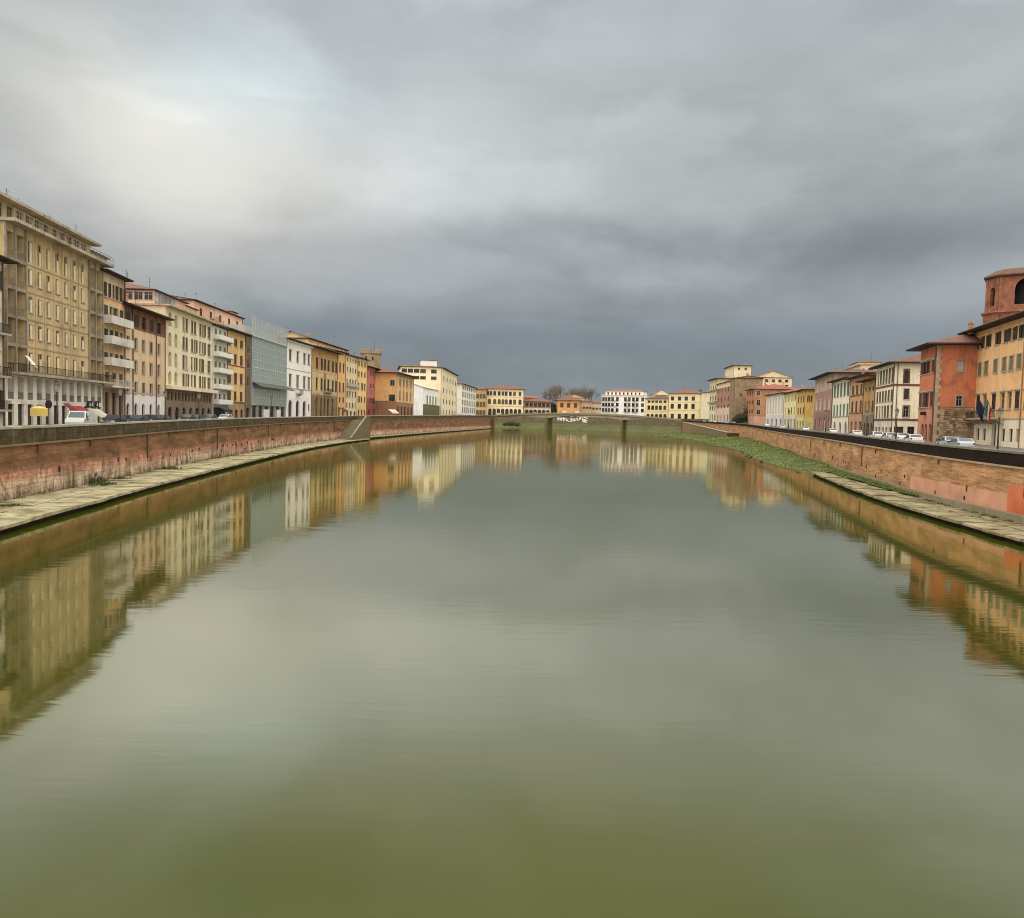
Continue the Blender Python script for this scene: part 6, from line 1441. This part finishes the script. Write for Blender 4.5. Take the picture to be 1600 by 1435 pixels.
for px, st, rgb, nm, lab, s in ((1502, 'hatch', (150, 156, 158), 'silver', 'silver car below the rubble wall of the orange corner house', 7.5), (1484, 'sedan', (176, 182, 180), 'mist', 'pale grey car before the orange corner house', 9.0), (1428, 'sedan', (204, 204, 200), 'white', 'white car parked before the orange corner house front', 8.0), (1408, 'hatch', (208, 212, 208), 'pearl', 'white car before the shop of the white corner house', 8.0),
                           (1391, 'sedan', (186, 184, 176), 'sand', 'sand coloured car at the corner of the white house', 8.0), (1370, 'sedan', (222, 220, 214), 'ivory', 'ivory saloon car before the mustard brown house', 8.0), (1338, 'sedan', (208, 208, 204), 'snow', 'bright white car before the tan house', 8.0), (1301, 'hatch', (204, 204, 200), 'white', 'white car before the green shuttered house', 8.0),
                           (1258, 'hatch', (206, 206, 200), 'snow', 'white car before the mustard yellow house', 8.0), (1222, 'sedan', (204, 206, 204), 'pearl', 'pearl white car before the low white house', 8.0), (1198, 'hatch', (214, 212, 206), 'ivory', 'ivory car before the orange brown house', 8.0)):
    car_at('R', s, px, st, lab, rgb, nm, GRR, 0.0, 665)
for px, rgb, nm, lab in ((1146, (60, 60, 62), 'slate', 'dark car before the ivy on the right bank'), (1134, (214, 212, 208), 'pearl', 'white car before the pink house'), (1126, (204, 204, 200), 'white', 'white car at the near side of the pink house arches'), (1116, (218, 218, 214), 'ivory', 'white car before the far cream house'), (1100, (224, 224, 220), 'snow', 'white car turning off the far bridge on the right')):
    car_at('R', 7.0, px, 'hatch', lab, rgb, nm, GRR, 0.0, 655)
dB = (BRB - BRA); ub = dB.normalized(); nb_ = Vector((-ub.y, ub.x, 0))
for px, st, rgb, nm, lab in ((779, 'van', (208, 208, 204), 'white', 'white van at the left end of the far bridge'), (797, 'hatch', (206, 204, 198), 'pearl', 'white car second from the left on the far bridge'), (835, 'sedan', (222, 220, 214), 'ivory', 'white saloon car left of the evergreen on the far bridge'), (855, 'sedan', (214, 212, 206), 'white', 'white saloon car below the evergreen on the far bridge'),
                             (882, 'van', (226, 218, 204), 'snow', 'cream van below the orange villa on the far bridge'), (902, 'van', (228, 226, 220), 'white', 'white van right of the orange villa on the far bridge')):
    d = ray(px, 645); k = d.x / d.y
    t = (k * BRA.y - BRA.x) / (dB.x - k * dB.y); p = BRA + dB * t + nb_ * 3.2; put_car(st, (p.x, p.y, BRTOP(t) + .02), math.atan2(ub.y, ub.x), lab, rgb, nm, GRB, 'van' if st == 'van' else 'car')

# ------------------------------------------------------------------ street furniture
LAMPG = plain('lantern_glass', (140, 134, 118), .2, var=.1)
def make_lamp(H=5.2):
    root = empty('street_lamp'); m = MB()
    m.lathe([(.0, 0), (.26, 0), (.26, .25), (.16, .35), (.14, .9), (.09, 1.0), (.06, H * .55), (.05, H - .9), (.09, H - .85), (.05, H - .8)], 8); m.build('post', IRON, root)
    m = MB(); m.lathe([(.12, H - .8), (.28, H - .15), (.28, H - .13)], 6); m.build('lantern', LAMPG, root)
    m = MB(); m.lathe([(.34, H - .13), (.30, H - .05), (.1, H + .12), (.03, H + .2), (.03, H + .32)], 6); m.build('cap', IRON, root)
    return root
lamp0 = None
GLM = 'lantern street lamps along the river'
for side, s, px, py, ytop, lab in (('L', 2.4, 89, 630, 596, 'street lamp before the colonnade of the ochre block'), ('L', 2.4, 188, 630, 605, 'street lamp before the narrow orange house'), ('L', 2.4, 258, 630, 609, 'street lamp before the left end of the brown arcade'), ('L', 2.4, 311, 630, 613, 'street lamp before the right end of the brown arcade'), ('L', 2.4, 424, 640, 618, 'street lamp before the glass building'),
                                   ('R', 2.4, 1561, 660, 636, 'street lamp before the peach palazzo balcony'), ('R', 2.4, 1401.5, 650, 637, 'street lamp before the white corner house'), ('R', 2.4, 1355, 650, 640, 'street lamp before the mustard brown house'), ('R', 2.4, 1291, 650, 640, 'street lamp before the pinkish brown palazzo'), ('R', 2.4, 1233, 650, 640, 'street lamp before the pale yellow house')):
    p = on_front(side, s, px, py); zb = p.z - 1.02
    H = at_depth(px, ytop, p.y).z - zb
    if lamp0 is None: lamp0 = make_lamp(5.2); r = lamp0
    else: r = copy_tree(lamp0)
    r.location = (p.x, p.y, zb); k = H / 5.5; r.scale = (k ** .5 * 1.0, k ** .5, k) if 0.6 < k < 1.6 else (1, 1, 1); tag(r, lab, 'street lamp', GLM)
def awning(side, s, px, py, w, d, h, rgb, name, label, cat, style='slope'):
    p = on_front(side, s, px, py); z = at_depth(px, py, p.y).z; a = along(side, p.y); root = empty(name, (p.x, p.y, p.z - 1.1), a + math.pi); tag(root, label, cat); zz = z - (p.z - 1.1)
    cl = plain('awning_' + name + '_%d_%d_%d' % rgb, rgb, .85, var=.1); m = MB()
    if style == 'slope':
        m.hexa([(-w / 2, -d, zz - h), (w / 2, -d, zz - h), (w / 2, 0, zz), (-w / 2, 0, zz), (-w / 2, -d, zz - h + .04), (w / 2, -d, zz - h + .04), (w / 2, 0, zz + .04), (-w / 2, 0, zz + .04)]); m.box(-w / 2, w / 2, -d - .03, -d - .002, zz - h - .35, zz - h + .04); m.build('canopy', cl, root)
    else:
        for (a0, b0) in (((-w / 2, -d / 2), (w / 2, -d / 2)), ((w / 2, -d / 2), (w / 2, d / 2)), ((w / 2, d / 2), (-w / 2, d / 2)), ((-w / 2, d / 2), (-w / 2, -d / 2))):
            m.tri((*a0, zz - h), (*b0, zz - h), (0, 0, zz)); m.quad((*a0, zz - h - .85), (*b0, zz - h - .85), (*b0, zz - h), (*a0, zz - h))
        m.build('canopy', cl, root)
    m = MB()
    for (x, y) in (((-w / 2 + .05, -d), (w / 2 - .05, -d)) if style == 'slope' else ((0, 0),)): m.tube((x, y, 0), (x, y, zz - h if style == 'slope' else zz - .05), .035, n=6)
    m.build('pole', IRON, root); return root
awning('L', 12.5, 61, 634, 1.25, 1.25, .3, (226, 194, 104), 'market_parasol', 'yellow market parasol with long side cloths before the colonnade', 'parasol', 'tent')
awning('L', 15.2, 103, 631, 1.6, 1.1, .9, (112, 26, 32), 'shop_awning', 'dark red shop awning behind the white van, on the left', 'awning')
awning('L', 13.4, 118, 635, 3.2, 1.4, .8, (132, 30, 38), 'shop_awning', 'bright red shop awning behind the white van, on the right', 'awning')
awning('L', 14.6, 141, 639, 2.0, 1.7, 1.1, (164, 156, 140), 'shop_awning', 'grey striped awning at the near right end of the colonnade', 'awning')
awning('L', 14.6, 150, 640, 1.8, 1.7, 1.1, (186, 176, 158), 'shop_awning', 'beige awning beside the grey one at the end of the colonnade', 'awning')
awning('L', 13.8, 343, 634, 5.5, 1.8, .9, (28, 30, 34), 'shop_awning', 'black awning below the white balcony house', 'awning')
awning('L', 13.8, 533, 638, 5.0, 1.6, .8, (84, 30, 28), 'shop_awning', 'dark red awning below the slim orange house', 'awning')
awning('L', 5.5, 612, 640, 12.0, 1.6, 1.3, (186, 172, 156), 'market_awning', 'long white awning below the orange corner building', 'awning')
# white site hoardings before the glass front
for px, w, lab in ((416, 5.5, 'long white hoarding board before the glass building'), (435, 4.2, 'short white hoarding board before the glass building')):
    p = on_front('L', 8.0, px, 648); r = empty('hoarding', (p.x, p.y, p.z - 1.13), along('L', p.y)); tag(r, lab, 'hoarding')
    m = MB(); m.box(-w / 2, w / 2, -.03, .03, .55, 2.5); m.build('board', plain('hoarding_white', (212, 210, 202), .7, var=.1), r)
    m = MB(); m.box(-w / 2 + .1, -w / 2 + .2, .032, .1, 0, 2.5); m.box(w / 2 - .2, w / 2 - .1, .032, .1, 0, 2.5); m.build('posts', IRON, r)
# round shop sign and signboards
p = on_front('L', 16.0, 76, 632); r = empty('round_sign', (p.x, p.y, at_depth(76, 632, p.y).z), along('L', p.y) + math.pi); tag(r, 'dark oval shop sign hanging from the colonnade', 'sign')
m = MB(); n = 16
prev = None
for k in range(n):
    a, b2 = 2 * math.pi * k / n, 2 * math.pi * (k + 1) / n; m.quad((.75 * math.cos(a), -.06, .5 * math.sin(a)), (.75 * math.cos(b2), -.06, .5 * math.sin(b2)), (.75 * math.cos(b2), .06, .5 * math.sin(b2)), (.75 * math.cos(a), .06, .5 * math.sin(a)))
for y in (-.06, .06):
    i = len(m.v); m.v += [(.75 * math.cos(2 * math.pi * k / n), y, .5 * math.sin(2 * math.pi * k / n)) for k in range(n)]; m.f.append(tuple(range(i, i + n))); m.mi.append(0); m.uv += [(0, 0)] * n
m.build('board', plain('sign_black', (30, 28, 32), .5), r)
m = MB(); m.tube((0, 0, .4), (0, .9, .7), .03, n=5); m.build('bracket', IRON, r)
for px, lab in ((140, 'black square sign with white emblem, the nearer of two at the colonnade end'), (151.5, 'black square sign with white emblem, the farther of two at the colonnade end')):
    p = on_front('L', 16.7, px, 632); r = empty('sign_board', (p.x, p.y, at_depth(px, 632, p.y).z), along('L', p.y) + math.pi); tag(r, lab, 'sign')
    m = MB(); m.box(-.6, .6, -.05, .05, -.45, .45); m.build('board', plain('sign_black', (30, 28, 32), .5), r)
    m = MB(); m.box(-.22, .22, -.07, -.052, -.2, -.02); m.box(-.1, .1, -.07, -.052, .02, .2); m.build('emblem', plain('sign_white', (220, 218, 210), .6), r)
# flags on the peach palazzo balcony
def flag(px, py, cols, label, lean, seed):
    u, v = R14.uv(px, py, yoff=-1.2); base = R14.MW @ Vector((u, -1.2, v)); root = empty('flag', base, R14.root.rotation_euler.z); tag(root, label, 'flag')
    m = MB(); tip = Vector((lean, -1.3, 2.5)); m.tube((0, 0, 0), tip, .03, n=6); m.build('pole', IRON, root)
    rnd = random.Random(seed); nx, nz = 9, 10; hl = 2.3; m = MB()
    def P(i, j):
        a = i / nx; q = tip * (1 - a * .62); dr = j / nz * hl * (1 - .15 * a)
        return (q.x + .10 * math.sin(i * 1.9 + j * .5) * (j / nz) - .25 * a * j / nz, q.y + .14 * math.cos(i * 2.3 + j * .35) * (j / nz), q.z - dr)
    for i in range(nx):
        for j in range(nz): m.quad(P(i, j), P(i + 1, j), P(i + 1, j + 1), P(i, j + 1), int(i * len(cols) / nx))
    m.build('cloth', [plain('flag_%d_%d_%d' % c, c, .85, var=.1) for c in cols], root, smooth=True)
flag(1554, 652, [(36, 92, 60), (206, 202, 192), (168, 36, 44)], 'green white and red flag on the peach palazzo balcony', .6, 1)
flag(1544, 650, [(24, 34, 74), (28, 38, 80)], 'dark blue flag on the peach palazzo balcony', -.1, 2)

# ------------------------------------------------------------------ trees
BARK = plain('bark_grey', (108, 92, 80), .95, var=.3); TWIG = plain('twig_grey', (122, 110, 100), .95, var=.25)
def bare_tree(pos, H, label, seed, spread=.5):
    rnd = random.Random(seed); root = empty('bare_tree', pos); tag(root, label, 'tree', 'bare winter trees beyond the bridge'); tr, cr = MB(), MB()
    def grow(p, d, L, r, lev):
        q = p + d * L; (tr if lev < 2 else cr).tube(p, q, r, r * .7, n=5 if lev < 2 else 3, cap=False)
        if lev >= 6: return
        n = 3 if lev < 1 else rnd.choice((3, 4, 4)) 
        for k in range(n):
            a = rnd.uniform(0, 6.283); s = rnd.uniform(.25, .75) * (1.0 if lev else .6) * spread * 2
            nd = (d + Vector((math.cos(a) * s, math.sin(a) * s, rnd.uniform(-.05, .35)))).normalized()
            st = p.lerp(q, rnd.uniform(.55, 1.0)) if lev else p.lerp(q, rnd.uniform(.75, 1.0))
            grow(st, nd, L * rnd.uniform(.6, .82), r * .55, lev + 1)
    grow(Vector((0, 0, -.3)), Vector((0, 0, 1)), H * .30, H * .02, 0)
    k = H / max(v[2] for v in cr.v)
    for q in (tr, cr): q.v = [(x * k, y * k, z * k) for x, y, z in q.v]
    tr.build('trunk', BARK, root); cr.build('crown', TWIG, root)
for i, (px, ytop, Y, lab, sp) in enumerate(((858, 599, 820, 'broad bare tree leftmost above the bridge', .62), (876, 600, 840, 'bare tree above the roof of the orange villa, left', .6), (893, 602, 850, 'bare tree above the roof of the orange villa, right', .5), (867, 601, 835, 'bare tree between the evergreen and the orange villa roof', .6), (902, 603, 870, 'bare tree behind the gable of the cream house', .55), (911, 601, 860, 'tall bare tree right of the orange villa', .5), (924, 605, 870, 'rightmost bare tree left of the white hotel', .45))):
    p = at_depth(px, 640, Y); zt = at_depth(px, ytop, Y).z; bare_tree((p.x, p.y, FARZ), (zt - FARZ) * 1.02, lab, 30 + i, sp)
LEAFD = [plain('leaf_dark', (42, 48, 28), .8, var=.3), plain('leaf_mid', (58, 66, 34), .8, var=.3), plain('leaf_light', (78, 84, 44), .8, var=.3)]
def leafy(name, pos, lobes, label, seed, leaf=.5, trunk=True, cat='tree', group=None, n=1400):
    rnd = random.Random(seed); root = empty(name, pos); tag(root, label, cat, group)
    zc = min(l[2] for l in lobes)
    if trunk:
        m = MB(); m.tube((0, 0, -.3), (0, 0, zc), .3, .2, n=7)
        for (x, y, z, rx, rz) in lobes: m.tube((0, 0, zc * .8), (x, y, z), .14, .05, n=5)
        m.build('trunk', BARK, root)
    m = MB(); tot = sum(l[3] ** 2 for l in lobes)
    for (x, y, z, rx, rz) in lobes:
        for _ in range(int(n * rx * rx / tot)):
            v = Vector((rnd.gauss(0, 1), rnd.gauss(0, 1), rnd.gauss(0, 1))).normalized() * rnd.random() ** .35 * rnd.uniform(.8, 1.12); c = Vector((x + v.x * rx, y + v.y * rx, z + v.z * rz))
            a = Vector((rnd.gauss(0, 1), rnd.gauss(0, 1), rnd.gauss(0, 1))).normalized() * leaf * rnd.uniform(.6, 1.3); b = a.orthogonal().normalized() * leaf * rnd.uniform(.3, .7)
            m.quad(c - a, c + b, c + a, c - b, rnd.choice((0, 0, 1, 1, 2)))
    m.build('crown' if trunk else 'foliage', LEAFD, root)
p = at_depth(857, 640, 765); leafy('evergreen_tree', (p.x, p.y, FARZ), [(-5, 0, 13.2, 5.5, 2.2), (2, 0, 12.6, 6, 2.4), (7, 0, 10, 4, 3)], 'dark spreading evergreen tree left of the orange villa', 50, .8)
p = at_depth(868, 645, 748); leafy('ivy_shrub', (p.x, p.y, FARZ), [(0, 0, 4, 4, 5), (-3, 0, 7, 3.2, 4), (3, 0, 1.5, 4, 2)], 'dark ivy covered shrub between the brown house and the orange villa', 51, .7, cat='shrub')
p = at_depth(1092, 630, 680); leafy('evergreen_tree', (p.x, p.y, FARZ), [(0, 0, 20, 3, 5), (.5, 0, 24, 2.2, 4), (0, 0, 13, 3, 5)], 'dark narrow evergreen behind the large cream villa', 52, .7)
p = on_front('R', 14, 1156, 640); leafy('ivy_shrub', (p.x - 1, p.y - 6, p.z - 1.2), [(0, 0, 3.2, 3.4, 3.2), (3.4, 1, 6, 2.2, 5), (-2.6, 0, 2.0, 2.6, 2), (5.0, 1, 3, 2.2, 3)], 'dark green ivy and shrubs below the grey stone house', 53, .45, trunk=False, cat='shrub', n=2200)
p = at_depth(1097, 647, 570); leafy('garden_shrub', (p.x, p.y, 8.0), [(0, 0, 1.5, 2.4, 1.6), (3, 0, 1.2, 2, 1.4)], 'low dark shrubs at the right end of the bridge', 54, .4, trunk=False, cat='shrub', n=700)
p = at_depth(798, 660, 690); leafy('garden_shrub', (p.x, p.y, 1.5), [(0, 0, 2, 4, 2.2), (6, 0, 1.6, 3.4, 1.8), (-5, 0, 1.5, 2.6, 1.6)], 'dark green bushes on the far bank behind the left bridge span', 55, .6, trunk=False, cat='shrub', n=1200)
